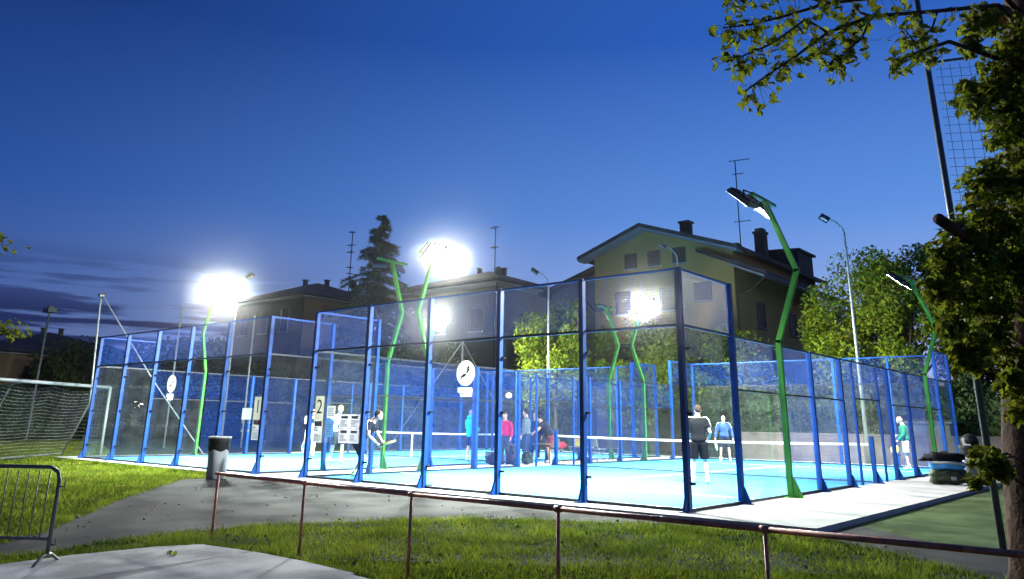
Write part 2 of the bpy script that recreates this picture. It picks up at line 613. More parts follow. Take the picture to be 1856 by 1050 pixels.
def cage(name, ox, oy, label):
    c = thing(name, label, 'padel cage', (ox, oy, 0), group='glass and mesh padel cages')
    me_cache = {}

    def shared(key, fn, nm, mat, at, rz=0):
        if key not in me_cache:
            me_cache[key] = fn().mesh(nm, mat, nm == 'mesh_panel')
        o = link(nm, me_cache[key], c, at)
        o.rotation_euler = (0, 0, rz)
        return o

    def post(h):
        m = MB().box((-.045, -.05, 0), (.045, .05, h))
        # triangular gusset foot on the outside (local -y)
        m.prism([(-.02, -.05, 0), (-.02, -.175, 0), (-.02, -.175, .03), (-.02, -.07, .28), (-.02, -.05, .28)], (.04, 0, 0))
        m.box((-.08, -.195, .0005), (.08, .07, .014))
        return m
    # two end walls
    for yy, s in ((0, 1), (20, -1)):
        rz = 0 if s == 1 else math.pi
        for i in range(6):
            shared(('p', H4), lambda: post(H4), 'post', M['blue'], (2 * i, yy, 0), rz)
        for i in range(5):
            x0 = 2 * i + .056
            gm = ('g',)
            shared(gm, lambda: MB().box((0, -.006, .05), (1.888, .006, H3 - .035)), 'glass_panel', M['glass'], (x0, yy + .062 * s, 0))
            shared(('m1',), lambda: mesh_wires((0, 0, 0), (1.888, 0, 0), H3 + .02, H4 - .02), 'mesh_panel', M['wire'], (x0, yy, 0))['kind'] = 'stuff'
            shared(('r1',), lambda: MB().box((0, -.02, -.02), (1.888, .02, .02)), 'rail', M['blue'], (x0, yy, H4 - .02))
            shared(('r2',), lambda: MB().box((0, -.022, -.022), (1.888, .04, .022)), 'rail', M['dark'], (x0, yy - (0 if s == 1 else .018), H3))
            shared(('r3',), lambda: MB().box((0, -.025, .004), (1.888, .025, .048)), 'sill_rail', M['dark'], (x0, yy + .03 * s, 0))
    # glass clamps
    cl = MB()
    for yy, s in ((0, 1), (20, -1)):
        for i in range(6):
            for z in (.42, 1.5, 2.55):
                cl.box((2 * i + .035, yy + .04 * s - .03, z - .02), (2 * i + .10, yy + .04 * s + .055, z + .02))
    cl.build('glass_clamp', M['black'], c)['kind'] = 'stuff'
    # two long sides
    for xx, s in ((0, 1), (10, -1)):
        rz = -math.pi / 2 if s == 1 else math.pi / 2
        for yy, h in ((2, H4), (6, H3), (8, H3), (12, H3), (14, H3), (18, H4)):
            shared(('p', h), lambda: post(h), 'post', M['blue'], (xx, yy, 0), rz)
        shared(('np',), lambda: post(1.12), 'net_post', M['blue'], (xx, 10, 0), rz)
        for yy in (8.93, 11.0):
            shared(('jb',), lambda: MB().box((-.028, -.028, 0), (.028, .028, H3 - .045)), 'door_jamb', M['blue'], (xx, yy, 0))
        shared(('li',), lambda: MB().box((-.02, 0, -.02), (.02, 2.01, .02)), 'lintel', M['dark'], (xx, 8.96, 2.03))
        z90 = math.pi / 2
        for y0 in (0, 18):
            shared(('gs',), lambda: MB().box((0, -.006, .05), (1.888, .006, H3 - .035)), 'glass_panel', M['glass'], (xx + .062 * s, y0 + .056, 0), z90)
            shared(('ms',), lambda: mesh_wires((0, 0, 0), (1.888, 0, 0), H3 + .02, H4 - .02), 'mesh_panel', M['wire'], (xx, y0 + .056, 0), z90)['kind'] = 'stuff'
            shared(('rs1',), lambda: MB().box((0, -.02, -.02), (1.888, .02, .02)), 'rail', M['blue'], (xx, y0 + .056, H4 - .02), z90)
            shared(('rs2',), lambda: MB().box((0, -.022, -.022), (1.888, .022, .022)), 'rail', M['dark'], (xx, y0 + .056, H3), z90)
        for y0 in (2, 16):
            shared(('gs2',), lambda: MB().box((0, -.006, .05), (1.888, .006, 1.93)), 'glass_panel', M['glass'], (xx + .062 * s, y0 + .056, 0), z90)
            shared(('ms2',), lambda: mesh_wires((0, 0, 0), (1.888, 0, 0), 1.99, H3 - .02), 'mesh_panel', M['wire'], (xx, y0 + .056, 0), z90)['kind'] = 'stuff'
        for y0 in (4, 6, 12, 14):
            shared(('mf',), lambda: mesh_wires((0, 0, 0), (1.888, 0, 0), .05, H3 - .02), 'mesh_panel', M['wire'], (xx, y0 + .056, 0), z90)['kind'] = 'stuff'
        for y0 in (8.05, 11.03):
            ln = .85 if y0 < 9 else .92
            shared(('md', ln), lambda: mesh_wires((0, 0, 0), (ln, 0, 0), .05, H3 - .02), 'mesh_panel', M['wire'], (xx, y0, 0), z90)['kind'] = 'stuff'
        shared(('ml',), lambda: mesh_wires((0, 0, 0), (2.01, 0, 0), 2.06, H3 - .02), 'mesh_panel', M['wire'], (xx, 8.96, 0), z90)['kind'] = 'stuff'
        for y0 in (2, 4, 6, 8, 10, 12, 14, 16):
            shared(('rt',), lambda: MB().box((0, -.02, -.02), (1.888, .02, .02)), 'rail', M['dark'], (xx, y0 + .056, H3 - .01), z90)
            if y0 not in (8, 10):
                shared(('rm',), lambda: MB().box((0, -.016, -.016), (1.888, .016, .016)), 'rail', M['dark'], (xx, y0 + .056, 1.96), z90)
                shared(('rb',), lambda: MB().box((0, -.025, .004), (1.888, .025, .046)), 'sill_rail', M['dark'], (xx, y0 + .056, 0), z90)
        for y0 in (0, 18):
            shared(('rb',), lambda: MB().box((0, -.025, .004), (1.888, .025, .046)), 'sill_rail', M['dark'], (xx, y0 + .056, 0), z90)
    # round logo with a dark swoosh and a white block of print under it, stuck on the middle panel of the near end
    lx, lz = (5.05, 2.28)
    R0 = .255
    st = MB().prism([(lx + R0 * math.cos(a), -.0, lz + R0 * math.sin(a)) for a in [2 * math.pi * k / 36 for k in range(36)]], (0, -.002, 0), False).build(
        'logo_sticker', M['paper'], c, label='round white logo sticker with a dark swoosh on the glass')
    st.location = (0, .053, 0)
    sw = MB()
    for pts in ([(.05, .13, .03), (.085, .09, .045), (.05, .04, .028), (.02, .0, .012)], [(.015, -.02, .014), (-.04, -.045, .034), (-.1, -.06, .026), (-.135, -.11, .018), (-.12, -.19, .007)]):
        for (x0, z0, w0), (x1, z1, w1) in zip(pts, pts[1:]):
            d = Vector((x1 - x0, 0, z1 - z0)).normalized()
            n = Vector((d.z, 0, -d.x))
            a, b = Vector((lx + x0, -.0035, lz + z0)), Vector((lx + x1, -.0035, lz + z1))
            sw.add([a - n * w0, a + n * w0, b + n * w1, b - n * w1], [(0, 1, 2, 3)])
    sw.build('swoosh', M['ink'], st)
    pb = MB().prism([(lx - .21, 0, lz - .29), (lx + .19, 0, lz - .29), (lx + .20, 0, lz - .36), (lx + .18, 0, lz - .47), (lx - .13, 0, lz - .47), (lx - .15, 0, lz - .385), (lx - .21, 0, lz - .38)], (0, -.002, 0), False).build('print_block', M['paper'], c)
    pb.location = (0, .053, 0)
    MB().add([(lx - .10, -.0035, lz - .43), (lx - .03, -.0035, lz - .43), (lx - .03, -.0035, lz - .40), (lx - .10, -.0035, lz - .40)], [(0, 1, 2, 3)]).build('print_mark', M['greyink'], pb)
    return c


cage1 = cage('padel_cage', OFF1, -.13, 'left blue padel cage of glass and mesh with the number 1 sign')
cage2 = cage('padel_cage', 0, 0, 'nearer right blue padel cage of glass and mesh with the number 2 sign')

for ox, oy, lab in ((OFF1, -.13, 'white topped net across the left padel court'), (0, 0, 'white topped net across the nearer right padel court')):
    n = thing('padel_net', lab, 'net', (ox, oy + 10, 0), group='nets across the padel courts')
    m = MB()
    K = 40
    for i in range(K):
        x0, x1 = .08 + 9.84 * i / K, .08 + 9.84 * (i + 1) / K
        z0, z1 = [.89 + .045 * ((x - 5) / 5) ** 2 for x in (x0, x1)]
        m.add([(x0, -.012, z0 - .03), (x1, -.012, z1 - .03), (x1, -.012, z1 + .03), (x0, -.012, z0 + .03), (x0, .012, z0 - .03), (x1, .012, z1 - .03), (x1, .012, z1 + .03), (x0, .012, z0 + .03)],
              [(0, 1, 2, 3), (5, 4, 7, 6), (3, 2, 6, 7), (1, 0, 4, 5)])
    m.build('white_band', M['band'], n)
    mw = mesh_wires((.08, 0, 0), (9.92, 0, 0), .03, .87, .06, .003)
    mw.build('net_mesh', M['cord_dark'], n)['kind'] = 'stuff'
    MB().box((.08, -.012, .012), (9.92, .012, .045)).build('bottom_tape', M['ink'], n)
    MB().box((4.975, -.016, .02), (5.025, .016, .86)).build('centre_strap', M['band'], n)

# ------------------------------------------------------------------ zigzag floodlight poles
def light_pole(x, y, s, label):
    """s=+1: leans out to -x and lights towards +x"""
    t = thing('light_pole', label, 'light pole', (x, y, 0), group='green zigzag floodlight poles')
    m = MB()
    o = -s
    pts = [(.12 * o, 0, 0), (.12 * o, 0, 3.0), (.62 * o, 0, 4.43), (.06 * o, 0, 6.0)]
    for a, b in zip(pts, pts[1:]):
        a, b = Vector(a), Vector(b)
        d = (b - a).normalized()
        m.bar(a - d * (.03 if a.z > .1 else 0), b + d * .03, .105, .085, (0, 1, 0))
    m.prism([(.18 * o, -.02, 0), (.36 * o, -.02, 0), (.36 * o, -.02, .03), (.21 * o, -.02, .36), (.18 * o, -.02, .36)], (0, .04, 0))
    m.box((min(.02 * o, .36 * o), -.09, .0005), (max(.02 * o, .36 * o), .09, .014))
    m.build('pole', M['green'], t)
    # crossbar along the court's long side
    MB().bar((.04 * o, -.62, 6.04), (.04 * o, .62, 6.04), .07).build('crossbar', M['green'], t)
    for sy in (-1, 1):
        # housing: a flat box whose face looks down and inwards
        toe = ((.02 if s > 0 else .09) if sy < 0 else -.2) if y < 10 else ((-.58 if sy < 0 else .62) if s > 0 else .0)
        nrm = Vector((s * .66, toe, -.70)).normalized()
        yv = (Vector((0, 1, 0)) - nrm * nrm.y).normalized()
        xv = yv.cross(nrm)
        c = Vector((s * .26, sy * .40, 6.02))
        mw = Matrix.Translation(c) @ Matrix((xv, yv, nrm)).transposed().to_4x4()
        h = MB().box((-.30, -.25, -.05), (.30, .25, .03))
        for k in range(9):
            h.box((-.27 + k * .0675 - .006, -.22, -.10), (-.27 + k * .0675 + .006, .22, -.051))
        hb = h.build('floodlight', M['dark'], t)
        hb.matrix_local = mw
        ln = MB()
        for ax in (-.145, .145):
            for ay in (-.12, .12):
                ln.add([(ax - .139, ay - .114, .033), (ax + .139, ay - .114, .033), (ax + .139, ay + .114, .033), (ax - .139, ay + .114, .033)], [(0, 1, 2, 3)])
        ln.build('lens', M['flood'], hb)
        lamp = bpy.data.lights.new('floodlight_beam', 'AREA')
        lamp.shape = 'RECTANGLE'
        lamp.size, lamp.size_y = .52, .43
        lamp.energy = BEAM
        lamp.color = (.97, 1.0, .94)
        lamp.spread = R(SPREAD)
        lo = bpy.data.objects.new('floodlight_beam', lamp)
        col.objects.link(lo)
        lo.parent = hb
        lo.matrix_local = Matrix.Translation((0, 0, .045)) @ Matrix.Rotation(math.pi, 4, 'X')
        for ay in (-.2, .2):
            br = MB()
            a = mw @ Vector((-.1, ay, -.09))
            b = Vector((.04 * o, a.y, 6.05))
            br.bar(mw.inverted() @ a, mw.inverted() @ Vector((a.x, a.y, a.z + .16)), .03)
            br.bar(mw.inverted() @ Vector((a.x, a.y, a.z + .15)), mw.inverted() @ b, .03)
            br.build('bracket', M['dark'], hb)
    return t


light_pole(OFF1, 3.87, 1, 'green zigzag floodlight pole on the far side of the left cage, nearest the goal')
light_pole(OFF1, 15.87, 1, 'green zigzag floodlight pole at the far back corner of the left cage')
light_pole(OFF1 + 10, 3.87, -1, 'green zigzag floodlight pole in front of the tall conifer, its back to the viewer')
light_pole(OFF1 + 10, 15.87, -1, 'green zigzag floodlight pole deep in the gap between the cages, its dark head turned away')
light_pole(0, 4, 1, 'green zigzag floodlight pole with the largest glaring head, beside the tall conifer')
light_pole(0, 16, 1, 'green zigzag floodlight pole with a glaring head, seen low before the yellow house')
light_pole(10, 4, -1, 'nearest green zigzag floodlight pole, standing in the right side of the nearer cage')
light_pole(10, 16, -1, 'rightmost green zigzag floodlight pole, partly hidden by the maple leaves')

# ------------------------------------------------------------------ street lights and poles
def street_light(x, y, h, label, z0=-.08, arm=(-.5, -.25), lit=False):
    t = thing('street_light', label, 'street light', (x, y, z0), group='pale street lights behind the cages')
    ax, ay = arm
    pts = [(0, 0, 0), (0, 0, h * .5), (0, 0, h - .55), (ax * .12, ay * .12, h - .3), (ax * .55, ay * .55, h - .05), (ax, ay, h + .12)]
    MB().tube(pts, [.085, .065, .042, .036, .033, .03], 10).build('pole', M['pole_grey'], t, True)
    d = Vector((ax, ay, 0)).normalized()
    side = Vector((-d.y, d.x, 0))
    nrm = (d * .55 + Vector((0, 0, -.83))).normalized()
    up = side.cross(nrm)
    c = Vector((ax, ay, h + .12)) + d * .18
    mw = Matrix.Translation(c) @ Matrix((side, up, nrm)).transposed().to_4x4()
    m = MB()
    m.box((-.24, -.2, -.09), (.24, .2, -.03))
    for a in ((-.24, -.2, -.03, -.2, .2, .06), (.2, -.2, -.03, .24, .2, .06), (-.2, -.2, -.03, .2, -.165, .06), (-.2, .165, -.03, .2, .2, .06)):
        m.box(a[:3], a[3:])
    hd = m.build('lamp_head', M['dark'], t)
    hd.matrix_local = mw
    MB().box((-.19, -.16, -.029), (.19, .16, .03)).build('lens', M['lens'], hd)
    return t


street_light(-8.4, 20.7, 9.0, 'unlit street light with a bent arm in front of the middle house', arm=(-.42, -.36))
street_light(6.3, 22.3, 10.0, 'tallest unlit street light, standing before the round bushy tree', arm=(-.5, -.3))
street_light(-2.74, 24.3, 10.3, 'unlit street light in front of the yellow gabled house', arm=(-.45, -.3))
street_light(-24.5, 12.4, 9.2, 'unlit street light behind the leftmost glaring floodlight', arm=(.4, .25))

t = thing('net_pole', 'pale pole with a slanting stay at the front left corner of the left cage', 'pole', (-13.18, .5, -.08))
MB().tube([(0, 0, 0), (-.25, -.22, 5.65)], .035, 8).build('pole', M['pole_grey'], t, True)
MB().tube([(-.12, -.2, 5.6), (.30, 1.9, 2.7), (.72, 4.1, .0)], .022, 6).build('stay', M['pole_grey'], t, True)
MB().bar((-.3, -.3, 5.66), (-.08, -.1, 5.72), .05).tube([(-.2, -.3, 5.62), (-.2, -.14, 5.62)], .07, 10).build('pulley', M['galv'], t)
for x, y, h, lab in ((-22.06, 7.92, 6.8, 'thin grey pole seen between the first bays of the left cage'), (-20.97, 11.44, 6.7, 'thin grey pole seen left of the number 1 sign')):
    MB().tube([(0, 0, 0), (0, 0, h)], .045, 8).build('field_pole', M['pole_grey'], None, True, loc=(x, y, -.08), label=lab, cat='pole')
t = thing('net_pole', 'pale pole with two slanting stays seen behind the round logo of the nearer cage', 'pole', (-15.2, 21.5, -.08))
MB().tube([(0, 0, 0), (0, 0, 6.0)], .05, 8).build('pole', M['pole_grey'], t, True)
for dx, dy in ((-1.0, -3.2), (1.9, 1.8)):
    MB().tube([(0, 0, 5.9), (dx * 1.3, dy * 1.3, 0)], .025, 6).build('stay', M['pole_grey'], t, True)

t = thing('ball_stop_net', 'tall dark pole carrying a wide meshed ball net beside the maple trunk', 'sports net', (14.38, -.57, -.08))
MB().tube([(0, 0, 0), (-.02, 0, 4), (-.06, 0, 8.6)], [.042, .042, .036], 10).build('pole', M['dark_pole'], t, True)
MB().bar((0, 0, 6.35), (.55, .25, 6.38), .03).bar((0, 0, 3.0), (.3, .14, 3.0), .03).build('net_arm', M['dark_pole'], t)
m = MB()
d = Vector((.93, .37, 0))
for i in range(1, 42):
    m.tube([d * (.12 * i) + Vector((0, 0, 2.4)), d * (.12 * i) + Vector((0, 0, 6.3))], .0035, 3, False)
for i in range(33):
    pts = [d * (.05 + 5 * k / 10) + Vector((0, 0, 2.4 + .12 * i - .25 * (k / 10) * (1 - k / 10))) for k in range(11)]
    m.tube(pts, .0035, 3, False)
m.build('net', M['cord_dark'], t)['kind'] = 'stuff'

# football goal left of the cages
ga, gb = Vector((-13.6, 1.2, 0)), Vector((-9.9, -4.6, 0))
back = Vector((-(gb - ga).y, (gb - ga).x, 0)).normalized()
if back.x > 0:
    back = -back
t = thing('football_goal', 'white football goal with a sagging net beside the left cage', 'goal', (0, 0, 0))
H = 2.33
za = -.08
for p in (ga, gb):
    MB().tube([(p.x, p.y, gz(p.y)), (p.x, p.y, H)], .055, 10).build('post', M['white_metal'], t, True)
MB().tube([(ga.x, ga.y, H), (gb.x, gb.y, H)], .055, 10).build('crossbar', M['white_metal'], t, True)
for p in (ga, ga.lerp(gb, .62)):
    q = p + back * 1.5
    MB().tube([(p.x, p.y, H), (p.x + back.x * .5, p.y + back.y * .5, H - .08), (q.x, q.y, gz(q.y))], .03, 8).build('stanchion', M['white_metal'], t, True)
MB().tube([(ga.x + back.x * 1.5, ga.y + back.y * 1.5, 0.03), (gb.x + back.x * 1.5, gb.y + back.y * 1.5, -.1)], .03, 8).build('ground_bar', M['white_metal'], t, True)
m = MB()
K = 58


def gnet(u, v):
    p = ga.lerp(gb, u)
    q = p + back * (.5 + 1.0 * v)
    z = (H - .1) * (1 - v) + gz(q.y) * v - .14 * math.sin(math.pi * min(1, v * 1.4)) * 0
    sag = .10 * math.sin(math.pi * ((u * 3) % 1)) * (1 - v)
    return Vector((q.x, q.y, z - sag))


for i in range(K + 1):
    m.tube([gnet(i / K, v / 6) for v in range(7)], .006, 3, False)
for j in range(23):
    m.tube([gnet(i / 24, j / 22) for i in range(25)], .006, 3, False)
for j in range(12):
    m.tube([ga + back * (.12 * j) + Vector((0, 0, -.06)), ga + back * min(.12 * j, .5) + Vector((0, 0, H - .08 - max(0, (.12 * j - .5)) * 2.2))], .006, 3, False)
for j in range(18):
    z = H - .12 - .13 * j
    m.tube([ga + Vector((0, 0, z)), ga + back * (.5 + 1.0 * (1 - z / H)) + Vector((0, 0, z))], .006, 3, False)
m.build('net', M['cord'], t)['kind'] = 'stuff'

# ------------------------------------------------------------------ houses
def poly_obj(name, faces_pts, mat, parent, thick=None):
    m = MB()
    for p in faces_pts:
        m.add(p, [tuple(range(len(p)))])
    return m.build(name, mat, parent)


def window(parent, c, wv, h, nrm, shutters=False, closed=True):
    """window in a wall; c centre, wv unit vector along wall, nrm outward"""
    c, wv, nrm = Vector(c), Vector(wv[:3]), Vector(nrm)
    wd = wv.length / 2
    wv = wv.normalized()
    z = Vector((0, 0, h / 2))
    f = MB()
    for a, b in ((c - wv * wd - z, c + wv * wd - z), (c - wv * wd + z, c + wv * wd + z), (c - wv * wd - z, c - wv * wd + z), (c + wv * wd - z, c + wv * wd + z)):
        f.bar(a + nrm * .02, b + nrm * .02, .09, .09, nrm)
    fo = f.build('window', M['frame'], parent)
    p = MB()
    a = [c - wv * wd - z, c + wv * wd - z, c + wv * wd + z, c - wv * wd + z]
    p.add([v + nrm * .012 for v in a], [(0, 1, 2, 3)])
    if closed:
        k = int(h / .09)
        for i in range(k):
            zz = -h / 2 + h * (i + .5) / k
            p.bar(c - wv * wd * .96 + Vector((0, 0, zz)) + nrm * .03, c + wv * wd * .96 + Vector((0, 0, zz)) + nrm * .03, .05, .03)
    p.build('shutter' if closed else 'pane', M['shutter'] if closed else M['reveal'], fo)
    s = MB().bar(c - wv * (wd + .08) - z + nrm * .08, c + wv * (wd + .08) - z + nrm * .08, .2, .06)
    s.build('sill', M['soffit'], fo)
    return fo


def roof_slab(parts, mat, parent, name='roof', th=.22):
    m = MB()
    for q in parts:
        m.prism(q, (0, 0, th))
    return m.build(name, mat, parent)


def antenna(x, y, z, h, label, rz=0., bars=((1, .9), (.86, .7), (.62, .5), (.35, .6)), dish=False):
    t = thing('tv_antenna', label, 'antenna', (x, y, z), rz, group='rooftop television aerials')
    MB().tube([(0, 0, 0), (0, 0, h)], .035, 6).build('mast', M['dark'], t)
    for f, ln in bars:
        m = MB().bar((-ln * .3, 0, h * f), (ln * .7, 0, h * f + .06), .035)
        for k in range(5):
            xx = -ln * .25 + ln * .22 * k
            m.bar((xx, -.24, h * f + .03), (xx, .24, h * f + .03), .02)
        m.build('aerial', M['dark'], t)
    if dish:
        m = MB().lathe((0, 0, 0), [(.02, 0), (.2, .03), (.34, .1), (.36, .11), (.2, .05), (.02, .02)], 14)
        o = m.build('dish', M['dark'], t)
        o.location = (-.25, -.1, h * .12)
        o.rotation_euler = (R(80), 0, R(30))
    return t


# yellow gabled house
hA = thing('gabled_house', 'pale yellow house with a wide gable, three attic shutters and a dark chimney', 'house', (0, 0, 0))
xl, xr, y0, y1, xa = -11.4, -2.0, 29.6, 43.0, -7.55
zap, sl = 13.0, .345


def zr(x):
    return zap - abs(x - xa) * sl


wl = MB()
wl.prism([(xl, y0, -.1), (xr, y0, -.1), (xr, y0, zr(xr)), (xa, y0, zap - .02), (xl, y0, zr(xl))], (0, y1 - y0, 0))
wl.build('wall', M['yellow'], hA)
e0, e1 = -12.15, -1.35
roof_slab([[(xa, y0 - .9, zap), (e0, y0 - .9, zr(e0)), (e0, y1 + .6, zr(e0)), (xa, y1 + .6, zap)],
           [(e1, y0 - .9, zr(e1)), (xa, y0 - .9, zap), (xa, y1 + .6, zap), (e1, y1 + .6, zr(e1))]], M['tile'], hA)
so = MB()
for a, b in ((e0 + .06, xa), (xa, e1 - .06)):
    so.prism([(a, y0 - .86, zr(a) - .14), (b, y0 - .86, zr(b) - .14), (b, y0 - .01, zr(b) - .14), (a, y0 - .01, zr(a) - .14)], (0, 0, .12))
so.build('soffit', M['soffit'], hA)
# lower pent roof along the right side, with pale soffit and posts of the loggia wall
pr = roof_slab([[(-3.95, 28.9, 11.0), (-1.99, 28.9, 10.15), (-1.99, 29.58, 10.15), (-3.95, 29.58, 11.0)],
                [(-1.98, 28.9, 10.15), (.15, 28.9, 9.25), (.15, 43.4, 9.25), (-1.98, 43.4, 10.15)]], M['tile'], hA, 'pent_roof', .2)
MB().prism([(-1.97, 28.95, 10.0), (.1, 28.95, 9.12), (.1, 43.3, 9.12), (-1.97, 43.3, 10.0)], (0, 0, .1)).build('soffit', M['soffit'], hA)
MB().tube([(.1, 28.8, 9.2), (.1, 43.4, 9.2)], .08, 8).build('gutter', M['dark'], hA)
MB().tube([(.05, 28.95, 9.15), (-.9, 29.4, 8.6), (-1.85, 29.5, 8.3), (-1.85, 29.52, 0)], .05, 8).build('drainpipe', M['dark'], hA)
roof_slab([[(-16.6, 30.4, 9.72), (-11.42, 30.4, 11.3), (-11.42, 41.0, 11.3), (-16.6, 41.0, 9.72)]], M['tile'], hA, 'side_roof', .2)
MB().prism([(-16.0, 31.2, -.1), (-11.42, 31.2, -.1), (-11.42, 31.2, 11.28), (-16.0, 31.2, 9.88)], (0, 9.4, 0)).build('side_wall', M['cream'], hA)
for cx in (-8.68, -7.05, -5.36):
    window(hA, (cx, y0, 11.05), (.78, 0, 0), .95, (0, -1, 0))
for cx, cz, ww, hh in ((-3.95, 8.75, 1.0, 1.05), (-6.2, 8.5, 1.0, 1.4), (-9.3, 8.5, 1.0, 1.4), (-3.95, 5.3, 1.0, 1.4), (-6.4, 5.3, 1.0, 1.4), (-9.3, 5.3, 1.0, 1.4)):
    window(hA, (cx, y0, cz), (ww, 0, 0), hh, (0, -1, 0))
for cy, cz in ((33, 7.6), (38, 7.6), (33, 4.3), (38, 4.3)):
    window(hA, (xr, cy, cz), (0, 1.1, 0), 1.5, (1, 0, 0), closed=False)
ch = MB()
ch.box((-6.6, 32.2, 12.2), (-6.0, 32.8, 13.75)).box((-6.68, 32.12, 13.75), (-5.92, 32.88, 13.87))
ch.build('chimney', M['tile'], hA)
ch = MB()
ch.box((-3.1, 35.5, 10.9), (-2.5, 36.2, 13.2)).box((-3.17, 35.43, 13.2), (-2.43, 36.27, 13.35)).box((-3.05, 35.55, 13.35), (-2.55, 36.15, 13.55))
ch.build('chimney', M['tile'], hA)
MB().box((-4.0, 39.8, 10.5), (-1.9, 42.5, 12.7)).prism([(-4.2, 39.6, 12.85), (-1.7, 39.6, 12.7), (-1.7, 42.7, 12.7), (-4.2, 42.7, 12.85)], (0, 0, .15)).build('dormer', M['tile'], hA)
antenna(-3.5, 34.3, 11.3, 6.6, 'tallest rooftop aerial, on the yellow gabled house', R(20), ((1, 1.3), (.86, .7), (.62, .6), (.38, 1.0)), True)


def hip_house(name, label, x0, x1, ya, yb, ze, rise, over, wallm, wins, drain):
    t = thing(name, label, 'house', (0, 0, 0))
    MB().box((x0 + over, ya + over, -.1), (x1 - over, yb - over, ze - .02)).build('wall', M[wallm], t)
    cx, cyy = (x0 + x1) / 2, (ya + yb) / 2
    half = min(x1 - x0, yb - ya) / 2
    if x1 - x0 > yb - ya:
        r0, r1 = (x0 + half, cyy), (x1 - half, cyy)
    else:
        r0, r1 = (cx, ya + half), (cx, yb - half)
    zt = ze + rise
    c = [(x0, ya, ze), (x1, ya, ze), (x1, yb, ze), (x0, yb, ze)]
    a, b = (*r0, zt), (*r1, zt)
    m = MB()
    th = .2
    vs = c + [a, b] + [(p[0], p[1], p[2] + th) for p in c + [a, b]]
    if x1 - x0 > yb - ya:
        top = [(0, 1, 5, 4), (1, 2, 5), (2, 3, 4, 5), (3, 0, 4)]
    else:
        top = [(0, 1, 4), (1, 2, 5, 4), (2, 3, 5), (3, 0, 4, 5)]
    m.add(vs, [tuple(i + 6 for i in f) for f in top] + [(0, 1, 7, 6), (1, 2, 8, 7), (2, 3, 9, 8), (3, 0, 6, 9), (0, 3, 2, 1)])
    m.build('roof', M['tile'], t)
    MB().box((x0 + .05, ya + .05, ze - .1), (x1 - .05, yb - .05, ze - .005)).build('soffit', M['soffit'], t)
    g_ = MB()
    for p, q in ((c[0], c[1]), (c[1], c[2])):
        g_.tube([(p[0], p[1], ze + .05), (q[0], q[1], ze + .05)], .09, 8)
    g_.build('gutter', M['dark'], t)
    if drain:
        x, y = x1 - over, ya + over
        MB().tube([(x1 - .05, ya + .05, ze), (x + .1, y - .12, ze - .7), (x + .08, y - .1, 0)], .06, 8).build('drainpipe', M['dark'], t)
    for face, u, z, ww, hh in wins:
        if face == 'f':
            window(t, (u, ya + over, z), (ww, 0, 0), hh, (0, -1, 0))
        else:
            window(t, (x1 - over, u, z), (0, ww, 0), hh, (1, 0, 0))
    for px, py, hh in ((cx - 1.2, cyy, 1.0), (cx + .8, cyy + .6, .8)):
        MB().box((px - .14, py - .14, zt - .4), (px + .14, py + .14, zt + hh * .55)).box((px - .2, py - .2, zt + hh * .55), (px + .2, py + .2, zt + hh * .62)).build('flue', M['dark'], t)
    return t


hip_house('hip_roofed_house', 'pale grey house with wide soffits under a hipped roof, middle of the three houses', -29.5, -17.0, 26.6, 39.5, 10.35, 2.0, 1.3, 'cream',
          [('f', -20, 8.0, 1.1, 1.5), ('f', -23.5, 8.0, 1.1, 1.5), ('r', 31, 8.0, 1.1, 1.5), ('r', 35, 8.0, 1.1, 1.5), ('f', -20, 4.6, 1.1, 1.5), ('f', -23.5, 4.6, 1.1, 1.5), ('r', 31, 4.6, 1.1, 1.5), ('r', 35, 4.6, 1.1, 1.5)], True)
antenna(-19.9, 29.6, 11.2, 3.7, 'rooftop aerial on the middle house with two short arms', R(160), ((1, .9), (.6, .7)), True)
hip_house('brown_house', 'dark ochre house with a low hipped roof behind the leftmost glaring floodlight', -40.2, -29.6, 20.4, 30.0, 9.75, 1.7, .8, 'ochre',
          [('f', -32.6, 8.2, .9, 1.7), ('f', -35.2, 8.2, .9, 1.7), ('f', -37.8, 8.2, .9, 1.7), ('r', 23.6, 8.9, 1.3, .8), ('r', 26.6, 8.2, .9, 1.7), ('f', -32.6, 4.8, .9, 1.7), ('f', -35.2, 4.8, .9, 1.7), ('r', 23.6, 4.8, .9, 1.7), ('r', 26.6, 4.8, .9, 1.7)], True)
antenna(-30.6, 25.2, 10.6, 4.6, 'slender rooftop aerial on the dark ochre house, left of the conifer', R(170), ((1, .5), (.78, .8), (.66, .7), (.4, .4), (.3, .3)), True)
hD = hip_house('far_house', 'low dark house far off beyond the football goal', -60, -46.5, 6.5, 20, 5.6, 2.0, .5, 'ochre', [('r', 10, 3.6, 1.1, 1.3), ('r', 14, 3.6, 1.1, 1.3)], False)

# low weathered wall behind the nearer cage
MB().box((1.0, 22.4, -.2), (12.0, 22.65, 1.05)).box((.95, 22.36, 1.05), (12.05, 22.69, 1.11)).build('garden_wall', M['wallpink'], None, label='low weathered pinkish wall behind the nearer cage', cat='wall')
MB().box((7.6, 23.0, -.1), (9.2, 24.2, 1.55)).prism([(7.5, 22.9, 1.55), (9.3, 22.9, 1.55), (9.3, 24.3, 1.75), (7.5, 24.3, 1.75)], (0, 0, .06)).build('garden_shed', M['galv'], None, label='low grey metal shed behind the weathered wall', cat='shed')

